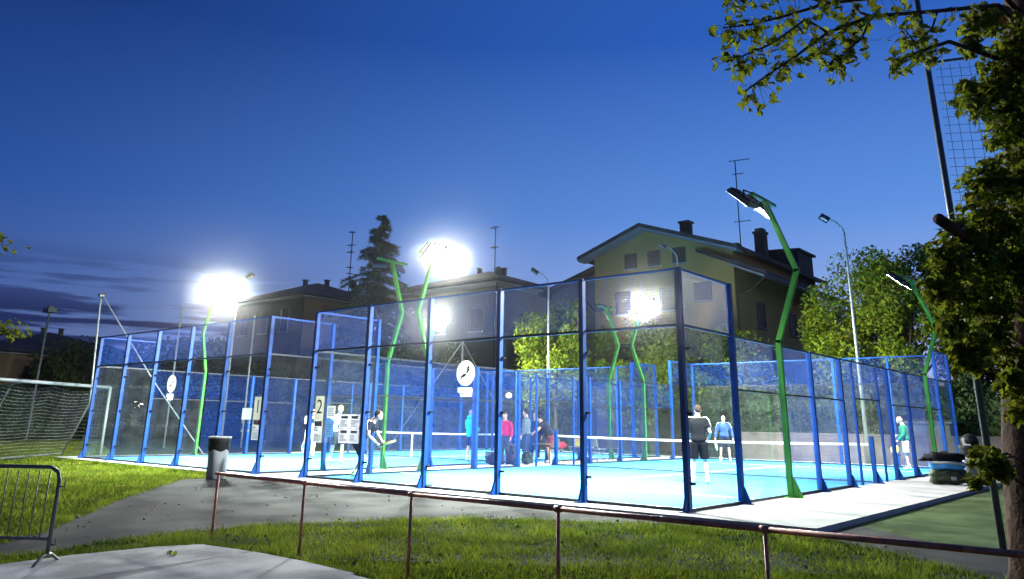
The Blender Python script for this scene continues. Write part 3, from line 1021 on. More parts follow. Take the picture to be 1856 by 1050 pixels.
for i, (x, y, z) in enumerate(((-43.07, 16.39, 2.2), (-12.5, 22.5, 2.8), (-11.6, 23.2, 2.6))):
    lab = ('lit globe lamp far off, seen through the left cage', 'left of two lit white lamps seen through the nearer cage', 'right of two lit white lamps seen through the nearer cage')[i]
    t = thing('garden_lamp', lab, 'lamp', (x, y, -.08))
    MB().tube([(0, 0, 0), (0, 0, z - .1)], .04, 8).build('pole', M['dark'], t)
    MB().ball((0, 0, z + .08), ((.42, .42, .24), (.17, .17, .15), (.15, .15, .12))[i]).build('lamp_globe', M['lamp'] if i == 0 else M['lampw'], t, True)
    MB().lathe((0, 0, z + .3), [(.3, 0), (.05, .1)] if i == 0 else [(.1, 0), (.03, .05)], 10).build('cap', M['dark'], t)

for x, y, h, lab in ((-38.06, 7.54, 7.9, 'dark far lamp post against the evening clouds at the far left'),):
    t = thing('lamp_post', lab, 'lamp post', (x, y, -.2))
    MB().tube([(0, 0, 0), (0, 0, h)], .07, 8).build('pole', M['dark_pole'], t)
    MB().box((-.45, -.25, h - .1), (.45, .25, h + .18)).box((-.2, -.12, h + .18), (.2, .12, h + .3)).build('lamp_head', M['dark_pole'], t)

# ------------------------------------------------------------------ trees
def leaf_quads(C, Rd, n, size, squash=1.):
    """n leaf-sized rhombi inside every blob (centre C, radii Rd)"""
    out = []
    for c, r, k in zip(C, Rd, n):
        d = rng.normal(size=(k, 3))
        d /= np.linalg.norm(d, axis=1)[:, None]
        rad = rng.random(k) ** .45
        p = np.array(c) + d * rad[:, None] * np.array(r)
        out.append(p)
    P = np.concatenate(out)
    k = len(P)
    a = rng.normal(size=(k, 3))
    a[:, 2] -= .3
    a /= np.linalg.norm(a, axis=1)[:, None]
    b = np.cross(a, rng.normal(size=(k, 3)))
    b /= np.linalg.norm(b, axis=1)[:, None]
    s = size * (.6 + .8 * rng.random(k))[:, None]
    V = np.stack([P - a * s, P + b * s * .55, P + a * s, P - b * s * .55], 1).reshape(-1, 3)
    F = np.arange(4 * k).reshape(-1, 4)
    return V, F


def tree(name, label, base, h_trunk, crown_c, crown_r, n_blob, leaves, size, mat, blob=.3, tr=.16, group=None, low=False):
    t = thing(name, label, 'tree', base, group=group)
    cx, cy, cz = crown_c
    rx, ry, rz = crown_r
    C, Rd = [], []
    for i in range(n_blob):
        d = rng.normal(size=3)
        d /= np.linalg.norm(d)
        q = .35 + .65 * rng.random() ** .5
        C.append((cx + d[0] * rx * q, cy + d[1] * ry * q, cz + d[2] * rz * q))
        s = blob * (.55 + .9 * rng.random())
        Rd.append((rx * s, ry * s, rz * s * 1.15))
    V, F = leaf_quads(C, Rd, [leaves // n_blob] * n_blob, size)
    np_mesh('crown', V, F, mat, t, kind='stuff')
    m = MB().tube([(0, 0, -.1), (.05, .03, h_trunk * .5), (cx * .5, cy * .5, h_trunk), (cx, cy, cz + rz * .5)], [tr, tr * .8, tr * .62, tr * .12], 9)
    for c in C[:9]:
        m.tube([(cx * .4, cy * .4, h_trunk * (.8 + .2 * rng.random())), ((c[0] + cx) / 2, (c[1] + cy) / 2, (c[2] * .6 + h_trunk * .4)), c], [tr * .4, tr * .25, tr * .07], 6)
    m.build('trunk', M['bark2'], t, True)
    return t


tree('leafy_tree', 'small yellow-green tree seen through the cage before the middle house', (-9.4, 22.6, -.1), 2.6, (0, 0, 4.9), (2.3, 2.0, 2.7), 34, 9000, .105, M['leaf'], .33, .13)
tree('leafy_tree', 'wide low yellow-green tree seen through the cage before the yellow house, left half', (-5.6, 24.6, -.1), 2.2, (0, 0, 4.4), (2.6, 2.0, 2.4), 34, 11000, .10, M['leaf'], .34, .13)
tree('leafy_tree', 'bushy tree seen beside the dark corner post of the nearer cage', (-1.9, 25.6, -.1), 2.2, (0, 0, 4.0), (2.7, 2.0, 2.4), 34, 10500, .10, M['leaf'], .34, .13)
tree('round_tree', 'big round yellow-green tree right of the yellow house', (6.75, 26.6, -.1), 2.6, (0, 0, 5.8), (3.5, 2.9, 3.6), 85, 46000, .088, M['leaf'], .25, .2)
tree('round_tree', 'smaller dark tree tucked right of the big round tree', (10.2, 31.5, -.1), 3.0, (0, 0, 5.8), (2.4, 2.4, 3.6), 30, 9000, .12, M['leaf2'], .3, .17)
for i, (x, y, rx, h, lab) in enumerate((
        (-52, 3.5, 4.5, 6.2, 'dark far tree left of the low dark house'), (-43.5, 12.5, 3.6, 6.6, 'dark far tree just left of the pale corner pole'),
        (-40.5, 16.5, 3.4, 6.8, 'dark far tree seen through the first bay of the left cage'), (-41.2, 21.5, 3.6, 7.0, 'dark far tree beside the ochre house'),
        (-27.6, 17.6, 2.6, 5.4, 'dark tree below the ochre house, behind the left cage'), (-23.0, 21.8, 2.8, 5.8, 'dark tree under the conifer, behind the left cage'),
        (-17.8, 23.2, 2.4, 5.3, 'dark tree before the wall of the middle house'), (-13.6, 24.4, 2.0, 5.0, 'dark tree right of the pole with two stays'))):
    tree('dark_tree', lab, (x, y, -.1), h * .3, (0, 0, h * .55), (rx, rx * .8, h * .47), 22, 5200, .16, M['leaf2'], .36, .16, 'dark trees along the far side')

# conifer
t = thing('conifer', 'tall dark conifer with drooping tiered boughs before the middle house', 'tree', (-16.9, 16.9 + .0, -.1))
t.location = (-18.4, 17.6, -.1)
Hc = 13.2
MB().tube([(0, 0, 0), (0, 0, Hc * .6), (0, 0, Hc)], [.22, .12, .02], 8).build('trunk', M['bark2'], t, True)
Vs, Fs, o = [], [], 0
bm_ = MB()
for i in range(230):
    f = (i + rng.random()) / 230
    z = 1.8 + (Hc - 1.9) * f
    ln = (.16 + 4.3 * (1 - f) ** .88) * (.62 + .5 * rng.random()) * (1.15 if int(f * 14) % 2 else .75)
    a = rng.random() * 2 * math.pi
    d = np.array([math.cos(a), math.sin(a), 0])
    tip = np.array([0, 0, z]) + d * ln + np.array([0, 0, -.36 * ln + .1])
    mid = np.array([0, 0, z]) + d * ln * .5 + np.array([0, 0, -.06 * ln])
    bm_.tube([(0, 0, z), tuple(mid), tuple(tip)], [.035, .025, .008], 5)
    k = int(70 + 95 * ln)
    u = rng.random(k) ** .8
    base = np.where(u[:, None] < .5, np.array([0, 0, z]) + (mid - np.array([0, 0, z])) * (u[:, None] * 2), mid + (tip - mid) * (u[:, None] * 2 - 1))
    side = np.cross(d, [0, 0, 1])
    p = base + side * (rng.normal(size=(k, 1)) * .16 * (1.2 - .6 * u[:, None]) * min(1, ln) * 1.3) + np.array([0, 0, 1]) * (rng.normal(size=(k, 1)) * .05 - .05)
    q = d * .16 + rng.normal(size=(k, 3)) * .09 + np.array([0, 0, -.07])
    wv = np.cross(q, rng.normal(size=(k, 3)))
    wv = wv / np.linalg.norm(wv, axis=1)[:, None] * .022
    Vs.append(np.stack([p - wv, p + wv, p + q], 1).reshape(-1, 3))
V = np.concatenate(Vs)
np_mesh('foliage', V, np.arange(len(V)).reshape(-1, 3), M['needle'], t, kind='stuff')
bm_.build('branch', M['bark2'], t, True)['kind'] = 'stuff'


def hedge(label, x0, x1, y0, y1, h, n, mat, size=.085):
    t = thing('hedge', label, 'hedge', ((x0 + x1) / 2, (y0 + y1) / 2, -.1))
    w_, d_ = (x1 - x0) / 2, (y1 - y0) / 2
    MB().box((-w_ * (.9 if w_ > d_ else .4), -d_ * (.4 if w_ > d_ else .9), 0), (w_ * (.9 if w_ > d_ else .4), d_ * (.4 if w_ > d_ else .9), h * .8)).build('core', M['ivy'], t)
    k = n
    p = np.stack([(rng.random(k) * 2 - 1) * w_, (rng.random(k) * 2 - 1) * d_, h * rng.random(k) ** .8], 1)
    bump = .22 * np.sin(p[:, 0] * 2.1) + .15 * np.sin(p[:, 0] * 5.3 + 1) + .1 * np.sin(p[:, 2] * 4)
    p[:, 1] += bump * np.sign(p[:, 1])
    p[:, 2] *= 1 + .06 * np.sin(p[:, 0] * 1.7) + .04 * np.sin(p[:, 0] * 4.1)
    a = rng.normal(size=(k, 3))
    a /= np.linalg.norm(a, axis=1)[:, None]
    b = np.cross(a, rng.normal(size=(k, 3)))
    b /= np.linalg.norm(b, axis=1)[:, None]
    s = size * (.6 + .8 * rng.random(k))[:, None]
    V = np.stack([p - a * s, p + b * s * .6, p + a * s, p - b * s * .6], 1).reshape(-1, 3)
    np_mesh('leaves', V, np.arange(4 * k).reshape(-1, 4), mat, t, kind='stuff')
    return t


hedge('dark ivy hedge behind the weathered wall and the nearer cage', -2.0, 12.0, 23.6, 25.0, 3.3, 30000, M['ivy'])
hedge('dark green hedge at the right end of the concrete slab, behind the maple trunk', 12.4, 22.0, 21.6, 23.2, 4.4, 24000, M['ivy'])
hedge('long low dark hedge behind the left cage', -29.0, -9.5, 24.4, 25.6, 3.0, 11000, M['ivy'], .12)
hedge('dark hedge closing the football field at the far left', -45.4, -44, -2, 22, 3.2, 14000, M['ivy'], .16)

# ------------------------------------------------------------------ foreground maple
def maple_leaf_mesh(name='leaf'):
    half = [(0, 0), (.10, -.04), (.34, -.16), (.30, .06), (.52, .16), (.40, .30), (.50, .52), (.24, .46), (.18, .60), (.0, 1.0)]
    m = MB()
    top = [(x, y, .10 * abs(x) * 1.3 - .16 * y * y) for x, y in half]
    left = [(-x, y, z) for x, y, z in top]
    m.add(top, [tuple(range(len(top)))])
    m.add(left, [tuple(reversed(range(len(left))))])
    return m.mesh(name, M['maple'])


LEAF = maple_leaf_mesh()
lt = np.array([v.co[:] for v in LEAF.vertices])
lp = [tuple(p.vertices) for p in LEAF.polygons]


def leaf_frame():
    """random drooping orientation: tip outwards and down"""
    a = random.random() * 2 * math.pi
    droop = random.uniform(-.15, 1.15)
    y = Vector((math.cos(a) * math.cos(droop), math.sin(a) * math.cos(droop), -math.sin(droop)))
    n = Vector((random.gauss(0, .45), random.gauss(0, .45), 1))
    x = y.cross(n).normalized()
    return Matrix((x, y, x.cross(y))).transposed()


def leaf_mass(name, pts, size, parent):
    # fan-triangulated copies of the leaf outline
    tri = []
    for p in lp:
        for k in range(1, len(p) - 1):
            tri.append((p[0], p[k], p[k + 1]))
    tri = np.array(tri)
    V = []
    for p in pts:
        s = size * random.uniform(.65, 1.2)
        V.append(lt @ (np.array(leaf_frame()).T) * s + np.array(p))
    F = (np.arange(len(pts))[:, None, None] * len(lt) + tri[None]).reshape(-1, 3)
    return np_mesh(name, np.concatenate(V), F, M['maple'], parent, kind='stuff')


tm = thing('maple_tree', 'big leafy maple close by at the right edge, its branches hanging into the sky', 'tree', (0, 0, 0))
tr = MB()
axis = [(15.22, -4.00, -.35), (15.27, -3.97, .2), (15.33, -3.90, 1.0), (15.43, -3.82, 2.0), (15.56, -3.74, 3.0), (15.70, -3.66, 4.0), (15.83, -3.58, 5.0), (15.95, -3.5, 6.2)]
tr.tube(axis, [.40, .31, .275, .262, .27, .25, .24, .22], 18)
for v in range(len(tr.v)):
    x, y, z = tr.v[v]
    k = .02 * math.sin(9 * x + 13 * y + 2.3 * z) + .015 * math.sin(21 * x - 17 * y + 5 * z)
    tr.v[v] = (x + k, y + k * .6, z)
tk = tr.build('trunk', M['bark'], tm, True)
stub = MB().tube([(15.42, -4.0, 2.62), (15.20, -4.75, 2.79), (15.08, -5.33, 2.90)], [.09, .052, .044], 10, True).build('sawn_limb', M['bark'], tm, True)
MB().ball((15.54, -3.87, 5.16), (.16, .10, .11), 12, 8).build('pruning_scar', M['cut'], tk, True)

BR = [[(15.75, -3.65, 4.6), (15.26, -4.75, 4.62), (15.16, -4.97, 4.51), (15.00, -5.10, 4.43), (14.91, -5.31, 4.30)],
      [(15.8, -3.6, 4.9), (15.62, -4.19, 5.11), (15.23, -4.90, 4.87), (14.83, -5.51, 4.69), (14.56, -5.87, 4.47), (14.36, -6.16, 4.19), (14.22, -6.28, 4.06), (14.08, -6.53, 3.84)],
      [(15.8, -3.6, 5.1), (15.64, -4.17, 5.28), (15.06, -5.05, 5.03), (14.55, -5.74, 4.81), (14.28, -6.09, 4.62), (14.10, -6.38, 4.48), (13.93, -6.52, 4.45)],
      [(14.56, -5.87, 4.47), (14.46, -6.08, 4.54), (14.27, -6.37, 4.26), (14.09, -6.52, 4.15), (14.01, -6.59, 4.10)],
      [(14.83, -5.51, 4.69), (14.77, -5.69, 4.42), (14.65, -5.79, 4.29), (14.53, -5.88, 4.17)],
      [(15.23, -4.90, 4.87), (15.18, -4.95, 4.70), (15.07, -5.17, 4.49), (15.01, -5.22, 4.64)],
      [(14.83, -5.51, 4.69), (14.71, -5.61, 4.74), (14.66, -5.78, 4.47), (14.51, -6.04, 4.27)],
      [(14.55, -5.74, 4.81), (14.37, -6.02, 4.83), (14.16, -6.20, 4.85), (13.94, -6.51, 4.71)],
      [(15.6, -3.75, 3.9), (15.42, -4.49, 3.93), (15.35, -4.68, 4.07), (15.30, -4.72, 4.14)]]
leaf_pts = []
for bi, b in enumerate(BR):
    r0 = .021 if bi < 3 else .009
    br = MB().tube(b, [r0 * (1 - .85 * i / (len(b) - 1)) + .003 for i in range(len(b))], 7)
    bo = br.build('branch', M['bark'], tm, True)
    start = 1.6 if bi in (0, 1, 2) else .8
    n = (len(b) - 1 - start)
    k = int(34 * n + 8)
    tw = MB()
    for i in range(k):
        u = start + n * (i + random.random()) / k
        j = min(int(u), len(b) - 2)
        p = Vector(b[j]).lerp(Vector(b[j + 1]), u - j)
        if (math.sin(u * 7.3 + bi * 2.1) < -.45) and u < len(b) - 1.35:
            continue                                    # gaps between the leaf bunches
        q = p + Vector((random.gauss(0, .06), random.gauss(0, .06), random.gauss(-.05, .06)))
        tw.tube([p, (p + q) / 2 + Vector((0, 0, .02)), q], .0018, 3, False)
        leaf_pts.append(q)
    if tw.v:
        tw.build('twig', M['bark'], bo)['kind'] = 'stuff'
random.shuffle(leaf_pts)
for p in leaf_pts[:280]:
    o = link('leaf', LEAF, tm)
    o.matrix_local = Matrix.Translation(p) @ (leaf_frame() * random.uniform(.055, .105)).to_4x4()
CL = [(15.46, -4.19, 4.26, .26), (15.63, -4.05, 4.54, .28), (15.57, -4.23, 3.90, .27), (15.32, -4.44, 3.38, .21), (15.47, -4.19, 3.41, .28), (15.26, -4.62, 3.05, .20),
      (15.39, -4.38, 2.93, .27), (15.13, -4.86, 2.83, .18), (15.06, -5.05, 2.62, .20), (15.19, -4.68, 2.62, .25), (15.36, -4.28, 2.57, .23), (14.97, -5.13, 2.40, .15),
      (15.09, -4.89, 2.33, .20), (15.25, -4.63, 2.26, .20), (15.02, -5.08, 2.09, .11), (15.12, -4.87, 1.98, .16), (15.08, -4.90, 1.80, .10), (15.03, -4.95, 1.89, .08),
      (15.23, -4.65, 2.03, .13), (15.32, -4.70, 1.68, .13), (15.34, -4.69, 1.47, .11), (15.34, -4.55, 1.86, .11), (15.08, -4.78, 1.08, .13), (14.99, -4.85, .94, .05),
      (15.15, -4.71, 1.02, .08), (15.47, -4.18, 4.99, .19), (15.38, -4.39, 4.70, .11), (15.31, -4.58, 4.22, .08), (15.35, -4.55, 4.09, .08),
      (15.7, -4.2, 2.6, .3), (15.8, -4.2, 3.3, .3), (15.75, -4.1, 4.0, .3), (15.9, -4.0, 4.8, .35), (15.6, -3.3, 3.2, .4), (15.9, -3.3, 4.2, .4), (16.1, -3.6, 5.2, .4)]
pts = list(leaf_pts[280:])
shoots = MB()
for x, y, z, r in CL:
    root = Vector((15.43 + (z - 2) * .14, -3.82 + (z - 2) * .08, z - .15))
    shoots.tube([root, (root + Vector((x, y, z))) / 2 + Vector((0, 0, .1)), (x, y, z)], [.014, .009, .004], 5)
    for i in range(int(3900 * r * r + 30)):
        d = Vector((random.gauss(0, 1), random.gauss(0, 1), random.gauss(0, 1))).normalized() * (r * random.random() ** .5)
        pts.append((x + d.x, y + d.y, z + d.z))
shoots.build('shoot', M['bark'], tm, True)['kind'] = 'stuff'
leaf_mass('foliage', pts, .082, tm)

t2 = thing('maple_tree', 'maple whose lit leaf tips show at the far left edge', 'tree', (0, 0, 0))
MB().tube([(-1.9, -9.5, -.4), (-1.8, -9.4, 1.5), (-1.6, -9.2, 4), (-1.4, -9, 6.5)], [.2, .17, .13, .06], 10).build('trunk', M['bark'], t2, True)
b2 = MB()
pts = []
for tgt in ((.50, -7.1, 2.78), (.70, -6.95, 2.70), (.3, -7.3, 2.85), (1.75, -7.9, 4.05), (-.3, -7.8, 3.2), (-.2, -8.2, 4.0), (-1.0, -8.6, 5.0), (-1.8, -9.0, 6.4), (-2.4, -9.4, 5.2)):
    b2.tube([(-1.6, -9.2, 2.8 + random.random()), (-.8, -8.4, 3.2), tgt], [.05, .03, .006], 6)
    for i in range(46):
        pts.append((tgt[0] + random.gauss(0, .16), tgt[1] + random.gauss(0, .16), tgt[2] + random.gauss(0, .09)))
b2.build('branch', M['bark'], t2, True)
leaf_mass('foliage', pts, .10, t2)

# ------------------------------------------------------------------ grass
def blades(name, poly, n, h, wd, clump, mat, seed):
    r = np.random.default_rng(seed)
    p = np.array(poly)
    lo, hi = p.min(0), p.max(0)
    x = lo[0] + (hi[0] - lo[0]) * r.random(n * 4)
    y = lo[1] + (hi[1] - lo[1]) * r.random(n * 4)
    k = inside(poly, x, y)
    x, y = x[k][:n], y[k][:n]
    n = len(x)
    dens = .5 + .5 * np.sin(x * clump + 1.3 * np.sin(y * clump * .7)) * np.cos(y * clump * 1.15 + np.sin(x * clump * .5))
    keep = r.random(n) < .45 + .55 * dens
    x, y, dens = x[keep], y[keep], dens[keep]
    n = len(x)
    z = np.where(y < -.6, -.08 + .025 * (y + .6), -.08) - .004
    hh = h * (.45 + .8 * r.random(n)) * (.55 + .75 * dens)
    a = r.random(n) * 2 * np.pi
    dx, dy = np.cos(a), np.sin(a)
    lean = hh * (.25 + .75 * r.random(n))
    b = r.random(n) * 2 * np.pi
    ww = wd * (.6 + .8 * r.random(n))
    v0 = np.stack([x - dx * ww, y - dy * ww, z], 1)
    v1 = np.stack([x + dx * ww, y + dy * ww, z], 1)
    mx, my = x + np.cos(b) * lean * .35, y + np.sin(b) * lean * .35
    v2 = np.stack([mx + dx * ww * .7, my + dy * ww * .7, z + hh * .62], 1)
    v3 = np.stack([mx - dx * ww * .7, my - dy * ww * .7, z + hh * .62], 1)
    v4 = np.stack([x + np.cos(b) * lean, y + np.sin(b) * lean, z + hh * .95], 1)
    V = np.stack([v0, v1, v2, v3, v4], 1).reshape(-1, 3)
    i = np.arange(n)[:, None] * 5
    F = np.concatenate([i + np.array([[0, 1, 2]]), i + np.array([[0, 2, 3]]), i + np.array([[3, 2, 4]])])
    return np_mesh(name, V, F, mat, kind='stuff', label=None)


blades('lawn_grass', lawn1, 105000, .075, .0042, 3.1, M['grass'], 3)['label'] = 'tufty green grass between the path and the red railing'
def fringe(pts, dx0, dy0, dx1, dy1):
    return [(x + dx0, y + dy0) for x, y in pts] + [(x + dx1, y + dy1) for x, y in reversed(pts)]


blades('edge_grass', fringe(path_lo[1:], -.03, .13, .03, -.08), 9000, .085, .0055, 9.5, M['grass'], 31)
blades('edge_grass', fringe([(-2.48, -1.85), (-.56, -3.59), (.91, -4.92), (2.43, -6.12), (3.61, -7.05), (4.44, -7.88)], .13, .08, -.08, -.08), 9000, .085, .0075, 7.3, M['grass'], 32)
blades('edge_grass', fringe([(-2.3, -.62), (-7, -.62), (-13.2, -.62)], 0, .0, 0, -.1), 5000, .09, .008, 6.1, M['grass'], 33)
blades('lawn_weeds', lawn1, 26000, .035, .011, 2.3, M['weed'], 21)
near2 = [(x, y) for x, y in lawn2]
blades('lawn_grass', near2, 150000, .075, .009, 1.7, M['grass'], 4)['label'] = 'green grass bank left of the asphalt path'
blades('lawn_grass', [(6.2, -7.72), (6.4, -6.85), (6.66, -6.36), (7.74, -6.22), (9.85, -6.3), (12, -7.1), (12, -7.0), (9.85, -6.15), (7.74, -6.1), (6.5, -6.2), (6.2, -6.8), (6.0, -7.7)], 3500, .06, .0045, 5, M['grass'], 9)

# ------------------------------------------------------------------ railing, barrier, bins
t = thing('pipe_railing', 'low rust-red pipe railing along the grass in front', 'railing', (0, 0, 0))
xs = [6.11, 8.14, 10.05, 11.92, 13.80, 15.75]
RH = .80


def ry(x):
    return -5.93 - .16 * min(1, (x - 6.1) / 4)


for x in xs:
    y = ry(x)
    MB().tube([(x, y, gz(y) - .1), (x, y, gz(y) + RH - .02)], .0165, 10).build('post', M['rust'], t, True)
for a, b in zip([6.03] + xs[1:], xs[1:] + [17.4]):
    MB().tube([(a, ry(a), gz(ry(a)) + RH), (b, ry(b), gz(ry(b)) + RH)], .0215, 10).build('top_rail', M['rust'], t, True)
for x in xs[1:]:
    MB().tube([(x - .035, ry(x), gz(ry(x)) + RH), (x + .035, ry(x), gz(ry(x)) + RH)], .027, 10).build('sleeve', M['rust'], t, True)

bx, by = 6.53, -8.13
u = Vector((-.80, -.60, 0))
t = thing('crowd_barrier', 'grey steel crowd barrier with splayed feet at the left edge', 'barrier', (bx, by, gz(by)))
HB = 1.02
fr = [Vector((0, 0, .10)), Vector((0, 0, HB - .14)), u * .03 + Vector((0, 0, HB - .05)), u * .12 + Vector((0, 0, HB)), u * 2.1 + Vector((0, 0, HB)), u * 2.2 + Vector((0, 0, HB - .1)), u * 2.2 + Vector((0, 0, .10))]
MB().tube(fr, .021, 10).build('frame', M['galv'], t, True)
MB().tube([Vector((0, 0, .28)), u * 2.2 + Vector((0, 0, .28))], .017, 8).build('bottom_rail', M['galv'], t, True)
mb = MB().tube([Vector((0, 0, .3)), Vector((0, 0, HB - .02))], .0065, 6).mesh('bar', M['galv'], True)
for i in range(1, 18):
    link('bar', mb, t, u * (.122 * i) + Vector((0, 0, -.01)))
v = Vector((.6, -.8, 0))
for q in (Vector((0, 0, 0)), u * 2.2):
    MB().tube([q - v * .26 + Vector((0, 0, .01)), q - v * .2 + Vector((0, 0, .05)), q - v * .07 + Vector((0, 0, .12)), q + v * .07 + Vector((0, 0, .12)), q + v * .2 + Vector((0, 0, .05)), q + v * .24 + Vector((0, 0, .01))], .017, 8).build('foot', M['galv'], t, True)
MB().tube([Vector((0, 0, HB - .2)), -u * .07 + Vector((0, 0, HB - .2)), -u * .07 + Vector((0, 0, HB - .14))], .009, 6).tube([Vector((0, 0, .22)), -u * .07 + Vector((0, 0, .22)), -u * .07 + Vector((0, 0, .28))], .009, 6).build('hook', M['galv'], t, True)


def litter_bin(label, x, y, z, bagtop):
    t = thing('litter_bin', label, 'litter bin', (x, y, z))
    MB().lathe((0, 0, 0), [(.20, 0), (.225, .02), (.235, .6), (.24, .86), (.22, .87)], 24).build('body', M['bin'], t, True)
    m = MB().lathe((0, 0, 0), [(.243, .66), (.256, .70), (.25, .80), (.258, .86), (.262, .93), (.245, .94)], 24)
    for k in range(len(m.v)):
        a, b, c = m.v[k]
        s = 1 + .03 * math.sin(9 * math.atan2(b, a) + c * 30)
        m.v[k] = (a * s, b * s, c + .03 * math.sin(5 * math.atan2(b, a)) * (c < .75))
    m.build('bin_liner', M['bag'], t, True)
    if bagtop:
        m = MB().ball((.02, .03, 1.06), (.2, .18, .17), 14, 9)
        for k in range(len(m.v)):
            a, b, c = m.v[k]
            s = 1 + .12 * math.sin(17 * a + 11 * c) * math.cos(13 * b)
            m.v[k] = (a * s, b * s, c)
        m.build('stuffed_bag', M['bag'], t, True)
        MB().box((-.13, -.12, .92), (.06, -.0, 1.12)).build('carton', M['paper'], t)
    else:
        MB().lathe((0, 0, .955), [(.262, -.015), (.275, 0), (.275, .025), (.235, .03), (.235, .0)], 24).build('rim', M['paper'], t, True)
    return t


litter_bin('grey round litter bin with a black liner where the grass meets the path', -2.0, -1.12, gz(-1.12), False)
litter_bin('pale litter bin overflowing at the far right end of the concrete slab', 11.85, 11.9, 0, True)


def lump(c, r, seed, amp=.16):
    m = MB().ball((0, 0, 0), r, 18, 11)
    for k in range(len(m.v)):
        a, b, e = m.v[k]
        q = Vector((a / r[0], b / r[1], e / r[2]))
        q = Vector([math.copysign(abs(x) ** .7, x) for x in q])
        s = 1 + amp * (math.sin(5 * q.x + seed) * math.cos(4 * q.y + 2 * seed) + .6 * math.sin(9 * q.z + 7 * q.x + seed))
        m.v[k] = (c[0] + q.x * r[0] * s * .9, c[1] + q.y * r[1] * s * .9, max(c[2] + q.z * r[2] * s * .9, .004))
    return m


# sports gear heaped at the right end of the slab
t = thing('sports_bag', 'dark green duffel bag at the bottom of the heap on the slab', 'bag', (11.42, 11.15, 0), R(35))
lump((0, 0, .19), (.52, .30, .20), 1.2).build('body', M['camo'], t, True)
MB().tube([(-.25, -.31, .2), (-.15, -.36, .32), (.1, -.36, .34), (.25, -.31, .2)], .018, 6).build('handle', M['black'], t, True)
MB().box((-.06, -.325, .12), (.06, -.30, .2)).build('badge', M['paper'], t)
t = thing('sports_bag', 'bright blue racket bag with a white stripe lying on the dark green duffel', 'bag', (11.42, 11.15, .33), R(35))
lump((0, 0, .13), (.50, .26, .13), 2.4, .1).build('body', M['cyancloth'], t, True)
MB().tube([(-.45, -.16, .2), (-.1, -.235, .2), (.3, -.235, .17), (.45, -.16, .15)], .03, 6).build('stripe', M['paper'], t, True)
t = thing('jacket', 'black jacket thrown on top of the heap of bags', 'jacket', (11.36, 11.15, .55), R(35))
lump((0, 0, .10), (.46, .30, .13), 4.1, .22).build('body', M['black'], t, True)
lump((-.45, -.12, .02), (.2, .1, .07), 3.1, .22).build('sleeve', M['black'], t, True)

# things lying and standing in the gap between the cages
for i, (x, y, mat, lab, r) in enumerate(((-1.25, 8.35, 'darkblue', 'navy sports bag on the floor behind the man in the bright blue jacket', (.38, .26, .22)),
                                         (-1.0, 8.9, 'darkblue', 'tall dark backpack standing beside the woman in red', (.24, .2, .34)),
                                         (-.85, 9.5, 'camo', 'green and white bag at the feet of the man in the grey top', (.2, .16, .22)))):
    t = thing('sports_bag', lab, 'bag', (x, y, 0), R(20 * i))
    lump((0, 0, r[2] * .95), r, i + 1.0).build('body', M[mat], t, True)
    MB().tube([(-r[0] * .5, -r[1], r[2]), (-r[0] * .3, -r[1] - .06, r[2] * 1.8), (r[0] * .3, -r[1] - .06, r[2] * 1.8), (r[0] * .5, -r[1], r[2])], .016, 6).build('strap', M['black'], t, True)


def chair(label, x, y, rz, mat, zback=.82):
    t = thing('folding_chair', label, 'chair', (x, y, 0), rz, group='chairs in the gap between the cages')
    MB().box((-.22, -.2, .42), (.22, .2, .45)).build('seat', M[mat], t)
    MB().prism([(-.22, .2, .5), (.22, .2, .5), (.22, .26, zback), (-.22, .26, zback)], (0, .03, 0)).build('backrest', M[mat], t)
    for sx in (-.2, .2):
        MB().tube([(sx, -.22, .0), (sx, .2, .5), (sx, .27, zback)], .013, 6).build('leg', M['galv'], t, True)
        MB().tube([(sx, .26, .0), (sx, -.18, .43)], .013, 6).build('leg', M['galv'], t, True)
    MB().tube([(-.2, -.16, .07), (.2, -.16, .07)], .01, 6).tube([(-.2, .2, .07), (.2, .2, .07)], .01, 6).build('stretcher', M['galv'], t, True)
    return t


chair('white chair under the red bag in the gap between the cages', -1.2, 11.6, R(200), 'white_metal')
chair('white chair right of the yellow box in the gap between the cages', -.95, 13.9, R(170), 'white_metal')
chair('grey chair farthest along the gap between the cages', -.8, 14.9, R(190), 'galv')
t = thing('sports_bag', 'long red bag lying across a white chair between the cages', 'bag', (-1.2, 11.6, .455), R(15))
lump((0, 0, .13), (.42, .20, .13), 2.0, .08).build('body', M['redcloth'], t, True)
MB().tube([(-.2, -.2, .14), (-.1, -.24, .26), (.1, -.24, .26), (.2, -.2, .14)], .014, 6).build('handle', M['black'], t, True)
t = thing('small_table', 'small white folding table carrying a yellow box between the cages', 'table', (-1.0, 12.9, 0), R(5))
MB().box((-.4, -.25, .5), (.4, .25, .53)).build('tabletop', M['white_metal'], t)
for sx in (-.35, .35):
    for sy in (-.2, .2):
        MB().tube([(sx, sy, 0), (sx * .9, sy, .5)], .014, 6).build('leg', M['galv'], t, True)
t = thing('box', 'yellow plastic box on the small white table', 'box', (-1.05, 12.85, .532))
MB().box((-.17, -.13, 0), (.17, .13, .24)).build('body', M['yellowp'], t)
MB().box((-.185, -.145, .24), (.185, .145, .27)).build('lid', M['yellowp'], t)
t = thing('steel_stool', 'bare steel frame stool beside the leaning man', 'stool', (-1.05, 10.55, 0), R(12))
for sx in (-.24, .24):
    for sy in (-.18, .18):
        MB().bar((sx, sy, 0), (sx, sy, .62), .025).build('leg', M['darkblue'], t)
MB().box((-.27, -.21, .62), (.27, .21, .65)).build('seat', M['galv'], t)
MB().bar((-.24, -.18, .12), (.24, -.18, .12), .02).bar((-.24, .18, .12), (.24, .18, .12), .02).build('stretcher', M['darkblue'], t)

